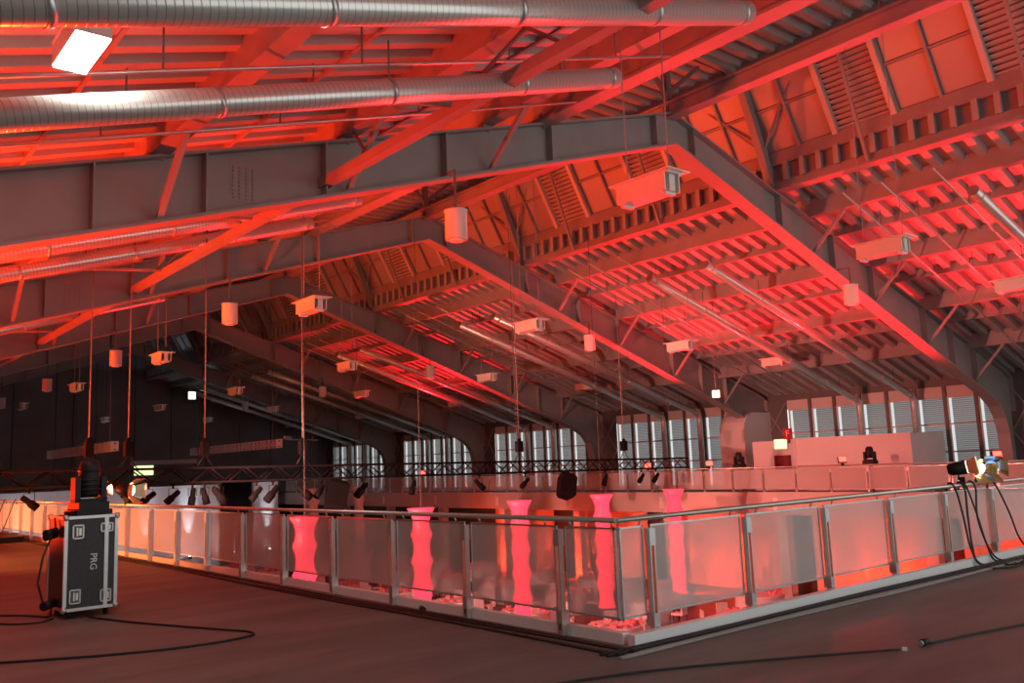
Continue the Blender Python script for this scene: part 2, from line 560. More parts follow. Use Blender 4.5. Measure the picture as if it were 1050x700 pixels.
# girders at the foot of the clerestory: proud top band, recessed web with stiffeners, bottom flange
for x, sgn in ((23.6, -1), (13.8, 1)):
    b = MB()
    b.box(x - 0.04, x + 0.04, Y0, YEND, 9.72, 10.92)                       # web
    b.box(*sorted((x + sgn * 0.04, x + sgn * 0.20)), Y0, YEND, 10.50, 10.92)    # band
    b.box(x - 0.22, x + 0.22, Y0, YEND, 9.70, 9.78)
    b.box(*sorted((x + sgn * 0.04, x + sgn * 0.12)), Y0, YEND, 9.78, 10.0)
    g = ob('girder', b.mesh('girder', PURLIN), ceil)
    if sgn < 0:
        st = MB().box(x - 0.26, x - 0.04, -0.03, 0.03, 9.95, 10.52).box(x - 0.28, x - 0.25, -0.08, 0.08, 9.95, 10.52).mesh('stiffener', DECK)  # paler sheet colour stands in for ambient light on these teeth
        k = 0
        y = Y0 + 0.3
        while y < YEND - 0.3:
            ob('stiffener', st, g, (0, y, 0))
            y += 0.56

# clerestory: inclined wall of panels and louvres on the right of the ridge
CB, CT = Vector((23.50, 0, 10.92)), Vector((22.18, 0, 13.30))
cdir = (CT - CB)
CL = cdir.length
cdir.normalize()
cn = Vector((-cdir.z, 0, cdir.x))  # faces the hall (towards -x)
if cn.x > 0: cn = -cn


def cp(v, y, off=0.0):
    p = CB + cdir * (v * CL) + cn * off
    return (p.x, y, p.z)


def cpanel(y0, y1, v0, v1, t, off):
    b = MB()
    vs = []
    for o in (off, off + t):
        vs += [cp(v0, y0, o), cp(v0, y1, o), cp(v1, y1, o), cp(v1, y0, o)]
    b.add(vs, [(0, 1, 2, 3), (7, 6, 5, 4), (0, 4, 5, 1), (1, 5, 6, 2), (2, 6, 7, 3), (3, 7, 4, 0)])
    return b


pat = [(1.13, 'p'), (1.15, 'p'), (1.95, 'l'), (1.19, 'p'), (1.19, 'p'), (1.95, 'l'), (1.17, 'p'), (1.16, 'p'), (1.15, 'p')]


def louvre_slats(w, h, n):
    pass


SLATM = {}
for bi in range(6):
    # walk from the far frame towards the camera, as the pattern was read
    ybay = FR[bi + 1] if bi < 6 else YEND
    y = ybay
    for wd, kind in pat:
        y1, y0 = y, y - wd
        y -= wd
        if y1 < Y0: continue
        ob('mullion', MB().bar(cp(0, y0, 0.06), cp(1, y0, 0.06), 0.07, 0.12, cn).mesh('mullion', STEEL), ceil)
        if kind == 'p':
            for v0, v1 in ((0.02, 0.48), (0.52, 0.98)):
                ob('clerestory_panel', cpanel(y0 + 0.05, y1 - 0.05, v0, v1, 0.03, -0.03).mesh('clerestory_panel', PANEL_GREY), ceil)
            ob('transom', MB().bar(cp(0.5, y0, 0.04), cp(0.5, y1, 0.04), 0.06, 0.08, cn).mesh('transom', STEEL), ceil)
        else:
            b = MB()
            for yy in (y0 + 0.09, y1 - 0.09):
                b.bar(cp(0, yy, 0.10), cp(1, yy, 0.10), 0.16, 0.20, cn)
            lv = ob('louvre', b.mesh('louvre_frame', LOUVRE), ceil)
            ns = 17
            sm = MB()
            for i in range(ns):
                v = (i + 0.5) / ns
                a, c2 = Vector(cp(v, y0 + 0.18, 0.03)), Vector(cp(v, y1 - 0.18, 0.03))
                sl = MB().bar(a, c2, 0.035, 0.145, (cn + cdir * 0.9).normalized())
                if bi < 2:
                    ob('slat', sl.mesh('slat', LOUVRE), lv)
                else:
                    sm.add(sl.v, sl.f)
            if bi >= 2:
                ob('slat_bank', sm.mesh('slat_bank', LOUVRE), lv)
            ym = (y0 + y1) / 2
            ob('louvre_post', MB().bar((23.62 - 0.25, ym, 9.75), cp(1, ym, 0.16), 0.08, 0.09, (1, 0, 0)).mesh('louvre_post', STEEL), lv)
            ob('back_board', cpanel(y0, y1, 0, 1, 0.03, -0.12).mesh('louvre_back', STEEL_DK), lv)
# last bay and left clerestory: plain panels
for y0, y1 in ((FR[6], YEND),):
    pass
lb = MB()
vs = []
for xx, zz in ((13.9, 10.92), (15.2, 13.3), (15.17, 13.32), (13.87, 10.94)):
    vs += [(xx, Y0, zz), (xx, YEND, zz)]
lb.add(vs, [(0, 1, 3, 2), (4, 5, 7, 6), (2, 3, 5, 4), (6, 7, 1, 0)])
ob('clerestory_left', lb.mesh('clerestory_left', PANEL_GREY), ceil)
ob('clerestory_backing', cpanel(Y0, YEND, -0.02, 1.05, 0.03, -0.2).mesh('clerestory_backing', STEEL_DK), ceil)

# ------------------------------------------------------------------ portal frames
def lerp(a, b, t): return a + (b - a) * t


R_in = [(XC, 10.28)] + [(x, 10.28 - 0.35 * (x - XC)) for x in (21, 23.6, 26.5, 29.5, 32.5, 35)] + [(36.7, 3.98), (37.6, 3.66), (38.3, 3.28), (38.75, 2.75), (38.95, 2.1), (39.0, 1.0), (39.0, 0)]
R_out = [(XC, 11.12)] + [(x, 11.12 - 0.313 * (x - XC)) for x in (21, 23.6, 26.5, 29.5, 32.5, 35)] + [(36.9, 5.42), (38.0, 5.07), (39.2, 4.70), (39.85, 4.4), (39.9, 2.1), (39.9, 1.0), (39.9, 0)]
L_in = [(XC, 10.28)] + [(x, 10.28 - 0.309 * (XC - x)) for x in (15, 12, 9, 6, 3, 1.2)] + [(0.3, 4.55), (-0.6, 4.2), (-1.2, 3.6), (-1.5, 2.6), (-1.5, 1.0), (-1.5, 0)]
L_out = [(XC, 11.12)] + [(x, 11.12 - 0.290 * (XC - x)) for x in (15, 12, 9, 6, 3, 1.0)] + [(-0.3, 5.6), (-1.6, 5.2), (-2.4, 4.9), (-2.4, 2.6), (-2.4, 1.0), (-2.4, 0)]


def offs(poly, d):
    out = []
    for i, p in enumerate(poly):
        a = Vector(poly[max(i - 1, 0)])
        b = Vector(poly[min(i + 1, len(poly) - 1)])
        t = (b - a).normalized()
        n = Vector((-t.y, t.x))
        out.append((p[0] + n.x * d, p[1] + n.y * d))
    return out


def rafter_mesh(inn, out, sgn):
    b = MB()
    b.strip(inn, out, -0.02, 0.02)
    b.strip(inn, offs(inn, -0.06 * sgn), -0.25, 0.25)
    b.strip(out, offs(out, 0.05 * sgn), -0.22, 0.22)
    return b.mesh('rafter', STEEL)


mR = rafter_mesh(R_in, R_out, 1)
mL = rafter_mesh(L_in, L_out, -1)


def at_x(poly, x):
    for a, b in zip(poly[:-1], poly[1:]):
        lo, hi = sorted((a[0], b[0]))
        if lo <= x <= hi and hi > lo:
            return lerp(a[1], b[1], (x - a[0]) / (b[0] - a[0]))


def stiff_mesh(inn, out, x):
    b = MB()
    zi, zo = at_x(inn, x), at_x(out, x)
    b.box(x - 0.015, x + 0.015, -0.24, -0.02, zi, zo)
    b.box(x - 0.015, x + 0.015, 0.02, 0.24, zi, zo)
    return b.mesh('stiffener', STEEL)


STX_L = [3.75, 5.6, 7.95, 10.85, 14.0, 17.9]
STX_R = [19.5, 23.6, 26.5, 28.9, 32.5, 34.6, 36.5]
sL = [stiff_mesh(L_in, L_out, x) for x in STX_L]
sR = [stiff_mesh(R_in, R_out, x) for x in STX_R]
# bolted splice
sp = MB().box(6.10, 6.62, -0.026, -0.02, at_x(L_in, 6.4) + 0.1, at_x(L_out, 6.4) - 0.12)
for i in range(4):
    for j in range(9):
        zz = at_x(L_in, 6.4) + 0.16 + j * 0.072
        sp.box(6.14 + i * 0.125, 6.175 + i * 0.125, -0.05, -0.026, zz, zz + 0.035)
spm = sp.mesh('splice_plate', STEEL)
kp = MB()
kp.bar((XC, 0, 11.1), (XC, 0, 12.5), 0.18, 0.18)
kpm = kp.mesh('king_post', STEEL_DK)
strut_m = [MB().bar((XC, 0, 11.75), (XC + 1.5 * sg, 0, 12.95), 0.1, 0.1).mesh('king_strut', STEEL_DK) for sg in (-1, 1)]
cpost = MB().bar((23.62, 0, 9.72), (22.15, 0, 13.3), 0.26, 0.24, (0, 1, 0)).bar((22.3, 0, 13.0), (21.6, 0, 13.38), 0.22, 0.22, (0, 1, 0)).bar((21.8, 0, 13.3), (18.7, 0, 13.38), 0.18, 0.2, (0, 1, 0)).mesh('monitor_post', STEEL)
cpostL = MB().bar((13.78, 0, 9.72), (15.25, 0, 13.3), 0.26, 0.24, (0, 1, 0)).bar((15.3, 0, 13.3), (18.7, 0, 13.38), 0.18, 0.2, (0, 1, 0)).mesh('monitor_post', STEEL)
dia = [MB().bar((23.2, 0, 10.95), (22.6, sg * 1.5, 12.6), 0.07, 0.07).mesh('monitor_brace', STEEL) for sg in (-1, 1)]
fly = {}
for x in LP[1:]:
    fly[x] = MB().bar((x, -1.5, zl(x) - 0.64), (x, -0.2, at_x(L_in, x) + 0.04), 0.1, 0.1).mesh('fly_brace', PURLIN)
for x in RP:
    fly[x] = MB().bar((x, -1.4, zr(x) - 0.58), (x, -0.2, at_x(R_in, x) + 0.04), 0.09, 0.09).mesh('fly_brace', PURLIN)
pst = {}
for x in LP[1:] + RP:
    f_, pl = (zl, L_out) if x < XC else (zr, R_out)
    ib = f_(x) - 0.65
    if ib - at_x(pl, x) > 0.03:
        pst[x] = MB().box(x - 0.1, x + 0.1, -0.1, 0.1, at_x(pl, x), ib + 0.04).mesh('purlin_seat', STEEL)
FRAME_LABEL = ['grey steel portal frame nearest the camera, apex highest in the photo', 'second grey steel portal frame from the camera, with an arched casing at its right foot',
               'third grey steel portal frame from the camera', 'fourth grey steel portal frame from the camera', 'fifth grey steel portal frame, last but one before the dark end wall', 'sixth steel portal frame, close to the dark end wall']
for k, y in enumerate(FR[1:6]):
    e = empty('portal_frame', (0, y, 0), label=FRAME_LABEL[k], cat='steel frame', group='portal frames of the hall')
    ob('rafter', mL, e)
    ob('rafter', mR, e)
    for me in sL + sR:
        ob('stiffener', me, e)
    ob('splice_plate', spm, e)
    ob('king_post', kpm, e)
    for me in strut_m: ob('king_strut', me, e)
    ob('monitor_post', cpost, e)
    ob('monitor_post', cpostL, e)
    for me in dia: ob('monitor_brace', me, e)
    for me in fly.values(): ob('fly_brace', me, e)
    for me in pst.values(): ob('purlin_seat', me, e)
    if k == 1:
        b = MB()
        pr = [(37.5, 0.0), (37.5, 2.9), (37.62, 3.3), (37.9, 3.62), (38.3, 3.78), (39.85, 3.78)]
        b.strip(pr, [(39.85, 0.0), (39.86, 0.7), (39.87, 1.4), (39.88, 2.2), (39.89, 3.0), (39.9, 3.77)], -0.35, 1.15)
        ob('leg_casing', b.mesh('leg_casing', KIOSK), e)

# longitudinal bracing beam along the left rafters
lb_e = empty('bracing_beam', (7.96, Y0, 7.06), label='long red-lit bracing beam running along under the left roof purlins', cat='steel beam')
ob('beam', MB().box(-0.10, 0.10, 0, FR[5] - Y0, 0.06, 0.24).mesh('bracing_beam', PURLIN), lb_e)
for i, y in enumerate([5.2, 8.2, 10.6, 13.4] + [FR[1] + 3 * j for j in range(1, 16)]):
    ob('strut', MB().bar((0.0, y - Y0, 0.28), (0.49, y - Y0 + (1.3 if i % 2 else -1.3), zl(8.45) - 0.62 - 7.06), 0.05, 0.05).mesh('strut', STEEL_DK), lb_e)
    if i % 2 == 0:
        ob('tie', MB().bar((0.1, y - Y0, 0.2), (-3.1, y - Y0 + 1.0, zl(4.8) - 0.62 - 7.06), 0.06, 0.06).mesh('tie', PURLIN), lb_e)

# ------------------------------------------------------------------ right window wall
wr = empty('wall_right', kind='structure')
ob('wall_header', MB().box(39.95, 40.15, Y0, YEND, 3.86, 4.32).mesh('wall_header', SLAB), wr)
ob('wall_upper', MB().box(40.0, 40.2, Y0, YEND, 4.32, 5.2).mesh('wall_upper', STEEL_DK), wr)
jm = MB().box(39.90, 40.0, -0.02, 0.02, 0, 3.86).mesh('pane_light_strip', WHITE)  # white strip standing in for outside light at the blind's edge
mu = MB().box(39.84, 40.06, -0.075, 0.075, 0, 4.32).mesh('mullion', STEEL_DK)
PW = BAY / 9.0
rows = ((0.06, 1.40), (1.46, 2.62), (2.68, 3.80))
pane_m = [MB().box(40.02, 40.04, 0.08, PW - 0.08, a, b_).mesh('pane', GLASS) for a, b_ in rows]
blind_m = [MB().box(40.10, 40.12, 0.05, PW - 0.20, a, b_).mesh('blind', BLIND) for a, b_ in rows]
tr_m = [MB().box(39.96, 40.08, 0.06, PW - 0.06, z, z + 0.06).mesh('transom', SLAB) for z in (1.40, 2.62, 3.80, 0.0)]
for bi in range(6):
    y0 = FR[bi]
    if bi == 5: pass
    w = tag(empty('window_%d' % (bi + 1), (0, y0, 0)), 'tall slatted window wall bay, %s from the near end' % ORD[bi], kind='structure')
    for i in range(9):
        if i in (8,):
            ob('solid_panel', MB().box(39.88, 39.94, i * PW, (i + 1) * PW, 0, 4.34).mesh('solid_panel', STEEL_DK), w)
            for (za, zb) in ((0.2, 2.2), (2.2, 4.2)):
                ob('cross_brace', MB().bar((39.85, i * PW, za), (39.85, (i + 1) * PW, zb), 0.08, 0.05).bar((39.82, i * PW, zb), (39.82, (i + 1) * PW, za), 0.08, 0.05).mesh('cross_brace', STEEL), w)
            continue
        if i: ob('mullion', mu, w, (0, i * PW, 0))
        ob('light_slit_strip', jm, w, (0, (i + 1) * PW - 0.1, 0))
        for me in pane_m: ob('pane', me, w, (0, i * PW, 0))
        for me in blind_m: ob('blind', me, w, (0, i * PW, 0))
        for me in tr_m: ob('transom', me, w, (0, i * PW, 0))

tag(ob('wall_left', MB().box(-2.8, -2.6, Y0, YEND, 0, zl(-2.6) - 0.22).mesh('wall_left', GABLE)), kind='structure')

# ------------------------------------------------------------------ dark gable wall
wg = empty('wall_far', kind='structure')
x = -4.0
i = 0
while x < 41:
    x1 = min(x + 2.95, 41)
    ob('wall_panel', MB().box(x + 0.03, x1 - 0.03, YEND - 0.05 - 0.02 * (i % 2), YEND + 0.1, 0, 14.0).mesh('wall_panel', GABLE), wg)
    x = x1
    i += 1
ob('wall_back', MB().box(-4, 41, YEND + 0.1, YEND + 0.2, ZL, 14).mesh('wall_back', BLACK), wg)
ob('wall_post', MB().box(17.9, 18.1, YEND - 0.35, YEND - 0.08, 0, 10.6).mesh('wall_post', STEEL_DK), wg)

# ------------------------------------------------------------------ spiral ducts
def duct(name, a, b, r, label, group, down=None):
    a, b = Vector(a), Vector(b)
    L = (b - a).length
    q = (b - a).to_track_quat('X', 'Z')
    e = empty(name, a, label=label, cat='duct', group=group)
    e.rotation_euler = q.to_euler()
    ob('duct_run', MB().tube([(0, 0, 0), (L, 0, 0)], r, 20).mesh('duct_run', DUCT), e)
    for t in (0.02, 0.22, 0.42, 0.62, 0.82, 0.985):
        ob('clamp_band', MB().tube([(L * t - 0.03, 0, 0), (L * t + 0.03, 0, 0)], r + 0.012, 20).mesh('clamp_band', ALU), e)
    inv = q.to_matrix().inverted()
    top = inv @ Vector((0, 0, 1))
    for t in (0.22, 0.62, 0.9):
        p = Vector((L * t, 0, 0))
        ln = 0.55
        ob('hanger_rod', MB().tube([p + top * r, p + top * (r + ln)], 0.012, 6).mesh('hanger_rod', STEEL_DK), e)
    if down:
        p0 = Vector((L, 0, 0))
        dn = inv @ Vector((0, 0, -1))
        pts = [p0 - Vector((0.05, 0, 0)), p0 + Vector((0.12, 0, 0)) + dn * 0.05, p0 + Vector((0.2, 0, 0)) + dn * 0.25, p0 + Vector((0.2, 0, 0)) + dn * (b.z - 0.02)]
        ob('duct_drop', MB().tube(pts, r * 0.96, 16).mesh('duct_drop', DUCT), e)
    return e


dn = 0
for bi in range(6):
    for j, off in enumerate((3.80, 6.40)):
        y = FR[bi] + off
        if y > 70: continue
        xe = 10.4 if bi == 0 else 11.0
        dz = 0 if bi else -0.30
        duct('spiral_duct', (-1.2, y, 8.42 - 0.306 * 12.2 + dz), (xe, y, 8.42 - 0.306 * (11.0 - xe) + dz), 0.17,
             'galvanised spiral duct under the left roof, %s from the camera' % ORD[dn], 'ducts under the left roof')
        duct('spiral_duct', (24.9 if bi else 24.2, y, 8.36 if bi else 8.4), (39.1, y, 4.02), 0.16,
             'spiral duct under the right roof dropping at the windows, %s from the camera' % ORD[dn], 'ducts under the right roof', down=True)
        dn += 1

# thin conduits parallel to the ducts, hung on rods
cn_i = 0
for bi in range(5):
    for off in (-4.6, -3.1, -1.9):
        y = FR[bi + 1] + off
        e = empty('conduit', (0, y, 0), label='thin steel conduit hung under the left roof, %s from the camera' % ORD[cn_i], cat='pipe', group='conduits under the left roof')
        ob('pipe', MB().tube([(-1.5, 0, zl(-1.5) - 0.80), (13.2, 0, zl(13.2) - 0.80)], 0.028, 8).mesh('pipe', ALU), e)
        for x in (0.8, 3.4, 6.2, 9.0, 11.6):
            ob('hanger_rod', MB().tube([(x, 0, zl(x) - 0.80), (x, 0, zl(x) - 0.05)], 0.014, 6).mesh('hanger_rod', STEEL_DK), e)
        e = empty('conduit', (0, y, 0), label='thin steel conduit hung under the right roof, %s from the camera' % ORD[cn_i], cat='pipe', group='conduits under the right roof')
        ob('pipe', MB().tube([(24.3, 0, zr(24.3) - 0.72), (38.6, 0, zr(38.6) - 0.72)], 0.03, 8).mesh('pipe', ALU), e)
        for x in (26.5, 30.0, 33.6, 37.0):
            ob('hanger_rod', MB().tube([(x, 0, zr(x) - 0.72), (x, 0, zr(x) - 0.05)], 0.014, 6).mesh('hanger_rod', STEEL_DK), e)
        cn_i += 1

# ------------------------------------------------------------------ luminaires in four rows
def lum_body():
    b = MB()
    # hollow reflector trough, long in y, closed at the far end, U-shaped near end
    b.box(-0.20, 0.20, -0.58, 0.58, 0.13, 0.16)
    b.box(-0.19, -0.16, -0.50, 0.56, -0.15, 0.13)
    b.box(0.16, 0.19, -0.50, 0.56, -0.15, 0.13)
    b.box(-0.16, 0.16, 0.53, 0.56, -0.15, 0.13)
    b.box(-0.16, 0.16, -0.36, 0.53, -0.15, -0.12)
    b.box(-0.07, 0.07, -0.50, -0.36, -0.15, 0.13)
    return b.mesh('luminaire_body', CREAM)


LUM = lum_body()
LUMPLATE = MB().box(-0.28, 0.28, -0.66, 0.66, 0.16, 0.18).mesh('top_plate', CREAM)
LUMFOOT = MB().box(-0.12, 0.12, 0.44, 0.53, -0.20, -0.15).box(-0.12, 0.12, -0.46, -0.37, -0.20, -0.15).mesh('end_clip', WHITE)


def luminaire(x, y, z, label, group, lit=False):
    e = empty('luminaire', (x, y, z), label=label, cat='ceiling light', group=group)
    if lit:
        ob('housing', MB().box(-0.17, 0.17, -0.48, 0.48, -0.08, 0.16).mesh('luminaire_housing', CREAM), e)
        ob('diffuser', MB().box(-0.16, 0.16, -0.47, 0.47, -0.10, -0.08).mesh('luminaire_diffuser', E_WHITE), e)
    else:
        ob('housing', LUM, e)
        ob('end_clip', LUMFOOT, e)
    ob('top_plate', LUMPLATE if not lit else MB().box(-0.18, 0.18, -0.49, 0.49, 0.16, 0.18).mesh('top_plate', CREAM), e)
    top = (zl(x) if x < 13.8 else 13.5 if x < 22.3 else zr(x)) - 0.1 - z
    for yy in (-0.45, 0.45):
        ob('suspension_wire', MB().tube([(0, yy, 0.18), (0, yy, top)], 0.011, 5).mesh('suspension_wire', PURLIN), e)
    return e


ROWS = [(2.2, 'over the left gallery', [0]), (10.95, 'left of the ridge', range(6)), (18.78, 'under the ridge', range(6)), (26.5, 'right of the ridge', range(6)), (34.0, 'over the right gallery', range(6))]
for x, nm, rg in ROWS:
    for k in rg:
        y = 9.35 + 12.05 * k + (0.1 if x > 20 else 0) + (0.9 if x > 33 else 0)
        if y > 73: continue
        z = 6.07 if x > 3 else 6.10
        if x == 26.5 and 0 < k < 3: z = 5.85
        if x > 33: z = 5.68
        if x < 3:
            luminaire(x, y, z, 'lit white box ceiling light at the top left, glowing underneath', 'lit ceiling lights', True)
        else:
            luminaire(x, y, z, 'unlit white trough light in the row %s, %s from the camera' % (nm, ORD[k]), 'ceiling lights ' + nm)
# real light of the lit fixture
al = bpy.data.lights.new('lit_luminaire', 'AREA')
al.shape = 'RECTANGLE'
al.size, al.size_y = 0.30, 0.9
al.energy = 70
al.color = (1, 0.96, 0.88)
alo = bpy.data.objects.new('lit_luminaire_light', al)
COL.objects.link(alo)
alo.location = (2.2, 9.35, 5.97)

# hanging cylindrical loudspeakers near each frame
cylm = MB().lathe([(0.235, -0.32), (0.235, 0.27), (0.25, 0.28), (0.25, 0.32), (0.10, 0.33)], 20).mesh('cylinder_body', CREAM)
cyll = MB().lathe([(0.14, -0.36), (0.15, -0.32)], 16).mesh('speaker_grille', WHITE)
for x, nm in ((10.75, 'left'), (26.6, 'right')):
    for k in range(5):
        y = FR[k + 1] - 0.62
        zt = (at_x(L_in, x) if x < XC else at_x(R_in, x)) - 6.66
        e = empty('hanging_speaker', (x, y, 6.66), label='cream hanging drum loudspeaker beside the %s rafter, %s from the camera' % (nm, ORD[k]), cat='speaker', group='drum speakers on the %s' % nm)
        ob('drum', cylm, e)
        ob('grille', cyll, e)
        ob('rod', MB().bar((0, 0, 0.32), (0, 0, zt + 0.05), 0.04, 0.04).bar((0, 0, zt + 0.03), (0, 0.4, zt + 0.03), 0.04, 0.04).mesh('rod', STEEL_DK), e)

# ------------------------------------------------------------------ railings
POSTM = MB().box(-0.03, 0.03, -0.035, -0.020, 0, 0.84).box(-0.03, 0.03, 0.020, 0.035, 0, 0.84).box(-0.03, 0.03, -0.02, 0.02, 0.0, 0.05).mesh('post', BRUSHED)
POSTT = MB().box(-0.034, 0.034, -0.040, 0.040, 0.84, 1.00).mesh('post_head', ALU)
POSTB = MB().box(-0.034, 0.06, -0.040, 0.040, 0.11, 0.23).mesh('post_shoe', ALU)


def panel_meshes(L):
    key = round(L, 3)
    def mk():
        fr = MB()
        fr.box(0.035, 0.050, 0, L, 0.21, 0.228).box(0.035, 0.050, 0, L, 1.012, 1.03)
        fr.box(0.035, 0.050, 0, 0.015, 0.21, 1.03).box(0.035, 0.050, L - 0.015, L, 0.21, 1.03)
        inf = MB().box(0.041, 0.044, 0.015, L - 0.015, 0.228, 1.012)
        so = MB()
        return fr.mesh('panel_frame', ALU), inf.mesh('mesh_infill', MESHP)
    return cached(('pan', key), mk)


STAND = MB().tube([(0.04, 0, 1.03), (0.03, 0, 1.06), (0.0, 0, 1.09)], 0.009, 6).mesh('standoff', ALU)


def railing(label, origin, rotz, posts, end, start=0.0):
    """local y runs along the rail, local +x points to the opening"""
    e = empty('railing', origin, (0, 0, rotz), label=label, cat='railing')
    edges = [start] + posts + [end]
    for p in posts:
        pe = ob('post', POSTM, e, (0, p, 0))
        ob('post_head', POSTT, pe)
        ob('post_shoe', POSTB, pe)
    for i, (a, b) in enumerate(zip(edges[:-1], edges[1:])):
        g0 = 0.055 if i else 0.0
        g1 = 0.055 if i < len(edges) - 2 else 0.0
        L = b - a - g0 - g1
        if L < 0.15: continue
        fm, im = panel_meshes(L)
        pn = ob('panel_frame', fm, e, (0, a + g0, 0))
        ob('mesh_infill', im, pn)
        for t in (0.12, 0.88):
            ob('standoff', STAND, e, (0, a + g0 + L * t, 0))
    ob('handrail', MB().tube([(0, start - 0.0, 1.1), (0, end, 1.1)], 0.026, 12).mesh('handrail', BRUSHED), e)
    return e


# left rail along +y: posts 6.48 + 1.5195 k
pl = [6.482 - YN + 1.5195 * k for k in range(40)]
pl = [p for p in pl if p < YFAR - YN - 0.4]
railing('mesh panel railing along the left side of the opening, running away from the corner', (XL, YN, 0), 0, pl, YFAR - YN)
# near rail along +x: local y -> world x, opening is +y : mirror by scale
pr = [0.44 + 1.513 * k for k in range(17)]
pr = [p for p in pr if p < XR - XL - 0.3]
e2 = railing('mesh panel railing across the near end of the opening, from the corner to the right', (XL, YN, 0), -PI / 2, pr, XR - XL)
e2.scale = (-1, 1, 1)
# far right rail along y, opening at -x
e3 = railing('mesh panel railing on the far right gallery edge in front of the windows', (XR, YN, 0), 0, pl, YFAR - YN)
e3.scale = (-1, 1, 1)

# ------------------------------------------------------------------ kiosk, signs on the right gallery
kz = empty('kiosk', (35.6, 20.0, 0), label='white partition kiosk on the right gallery in front of the windows', cat='kiosk')
ob('wall_panel', MB().box(-0.6, 2.3, -2.9, 2.35, 0, 2.28).mesh('kiosk_main', KIOSK), kz)
ob('wall_panel', MB().box(-0.6, 2.3, 2.40, 4.6, 0, 2.22).mesh('kiosk_side', KIOSK), kz)
ob('joint_post', MB().box(-0.66, -0.6, 2.33, 2.42, 0, 2.30).mesh('kiosk_joint', WHITE), kz)
tag(ob('fire_cabinet', MB().box(34.80, 34.97, 22.6, 23.35, 0.92, 1.56).mesh('fire_cabinet', REDBOX)), 'dark red cabinet on the white partition beside the lit sign', 'cabinet')
fs_ = empty('fire_sign', (34.9, 22.62, 2.5), label='small red sign with a white letter F above the partition', cat='sign')
ob('sign_plate', MB().box(-0.03, 0.03, -0.22, 0.22, -0.24, 0.24).mesh('sign_plate', SIGNRED), fs_)
ob('bracket', MB().box(0.03, 0.10, -0.05, 0.05, -0.42, 0.1).mesh('bracket', STEEL_DK), fs_)


def text(body, size, m_, parent, loc, rot, name):
    cu = bpy.data.curves.new(name, 'FONT')
    cu.body = body
    cu.size = size
    cu.align_x = 'CENTER'
    cu.align_y = 'CENTER'
    cu.extrude = 0.002
    cu.materials.append(m_)
    t = bpy.data.objects.new('text_source', cu)
    COL.objects.link(t)
    dg = bpy.context.evaluated_depsgraph_get()
    me = bpy.data.meshes.new_from_object(t.evaluated_get(dg))
    bpy.data.objects.remove(t)
    bpy.data.curves.remove(cu)
    return ob(name, me, parent, loc, rot)


text('F', 0.42, WHITE, fs_, (-0.034, 0, 0), (PI / 2, 0, -PI / 2), 'lettering')


def exit_sign(loc, size, label, rz=0.0, mt=None, wires=0):
    e = empty('exit_sign', loc, (0, 0, rz), label=label, cat='sign')
    w, h = size
    ob('housing', MB().box(0.0, 0.08, -w / 2 - 0.03, w / 2 + 0.03, -h / 2 - 0.03, h / 2 + 0.03).mesh('sign_housing', WHITE), e)
    ob('lit_face', MB().box(-0.015, 0.0, -w / 2, w / 2, -h / 2, h / 2).mesh('lit_face', mt or E_EXIT), e)
    if wires:
        ob('suspension_wire', MB().tube([(0.04, 0, h / 2), (0.04, 0, wires)], 0.012, 5).mesh('wire', PURLIN), e)
    return e


exit_sign((34.88, 23.02, 2.06), (0.62, 0.40), 'glowing exit sign on the white partition at the right gallery', 0)
exit_sign((33.0, 46.7, -1.15), (0.75, 0.34), 'glowing green exit sign under the right gallery slab', 0)
exit_sign((23.3, YEND - 0.2, 2.3), (1.5, 0.75), 'glowing exit sign low on the dark end wall', PI / 2 * -1 + PI)
e_ = tag(ob('wall_shelf', MB().box(22.2, 27.6, YEND - 0.4, YEND - 0.08, 2.75, 3.1).mesh('wall_shelf', KIOSK)), 'long pale beam fixed low on the dark end wall', 'beam')
exit_sign((32.6, 24.65, 4.42), (0.30, 0.30), 'small lit square lamp hanging on a wire beside the second right rafter', 0.6, E_LAMP, 2.275)
exit_sign((24.6, 68.0, 7.85), (0.55, 0.55), 'small lit square lamp hanging high before the dark end wall', PI / 2, E_LAMP, 2.0)

# ribbed heaters near the end wall
fin = MB().box(-0.20, 0.20, -0.05, 0.05, -0.26, 0.26).mesh('heater_fin', WHITE)
for k, (x, nm) in enumerate(((14.0, 'left'), (23.4, 'right'))):
    e = empty('ribbed_heater', (x, 50.0, 3.42), label='long pale ribbed radiant heater hung before the dark end wall, %s one' % nm, cat='heater', group='ribbed heaters')
    ob('spine', MB().box(-0.05, 0.05, 0, 14.6, 0.10, 0.18).box(-0.05, 0.05, 0, 14.6, -0.2, -0.14).mesh('heater_spine', STEEL_DK), e)
    for i in range(26):
        ob('fin', fin, e, (0, 0.1 + i * 0.57, 0))
    for y in (1.0, 13.5):
        ob('hanger_rod', MB().tube([(0, y, 0.18), (0, y, 6.3)], 0.015, 5).mesh('hanger_rod', PURLIN), e)

# ------------------------------------------------------------------ lighting truss with lamps and speakers
TY = 25.2
TX0, TX1 = 3.9, 30.8
tz = lambda x: 1.74 - 0.0128 * (x - 4.6)
te = empty('lighting_truss', (0, TY, 0), label='long black box truss carrying stage lamps across the opening', cat='truss')
for dy in (-0.2, 0.2):
    for dz in (-0.2, 0.2):
        ob('chord', MB().tube([(TX0, dy, tz(TX0) + dz), (TX1, dy, tz(TX1) + dz)], 0.034, 8).mesh('chord', BLACKOUT), te)
nseg = 52
for i in range(nseg):
    x0 = TX0 + (TX1 - TX0) * i / nseg
    x1 = TX0 + (TX1 - TX0) * (i + 1) / nseg
    sg = 1 if i % 2 else -1
    for dy in (-0.2, 0.2):
        ob('brace', MB().tube([(x0, dy, tz(x0) + 0.2 * sg), (x1, dy, tz(x1) - 0.2 * sg)], 0.022, 5).mesh('brace', BLACKOUT), te)
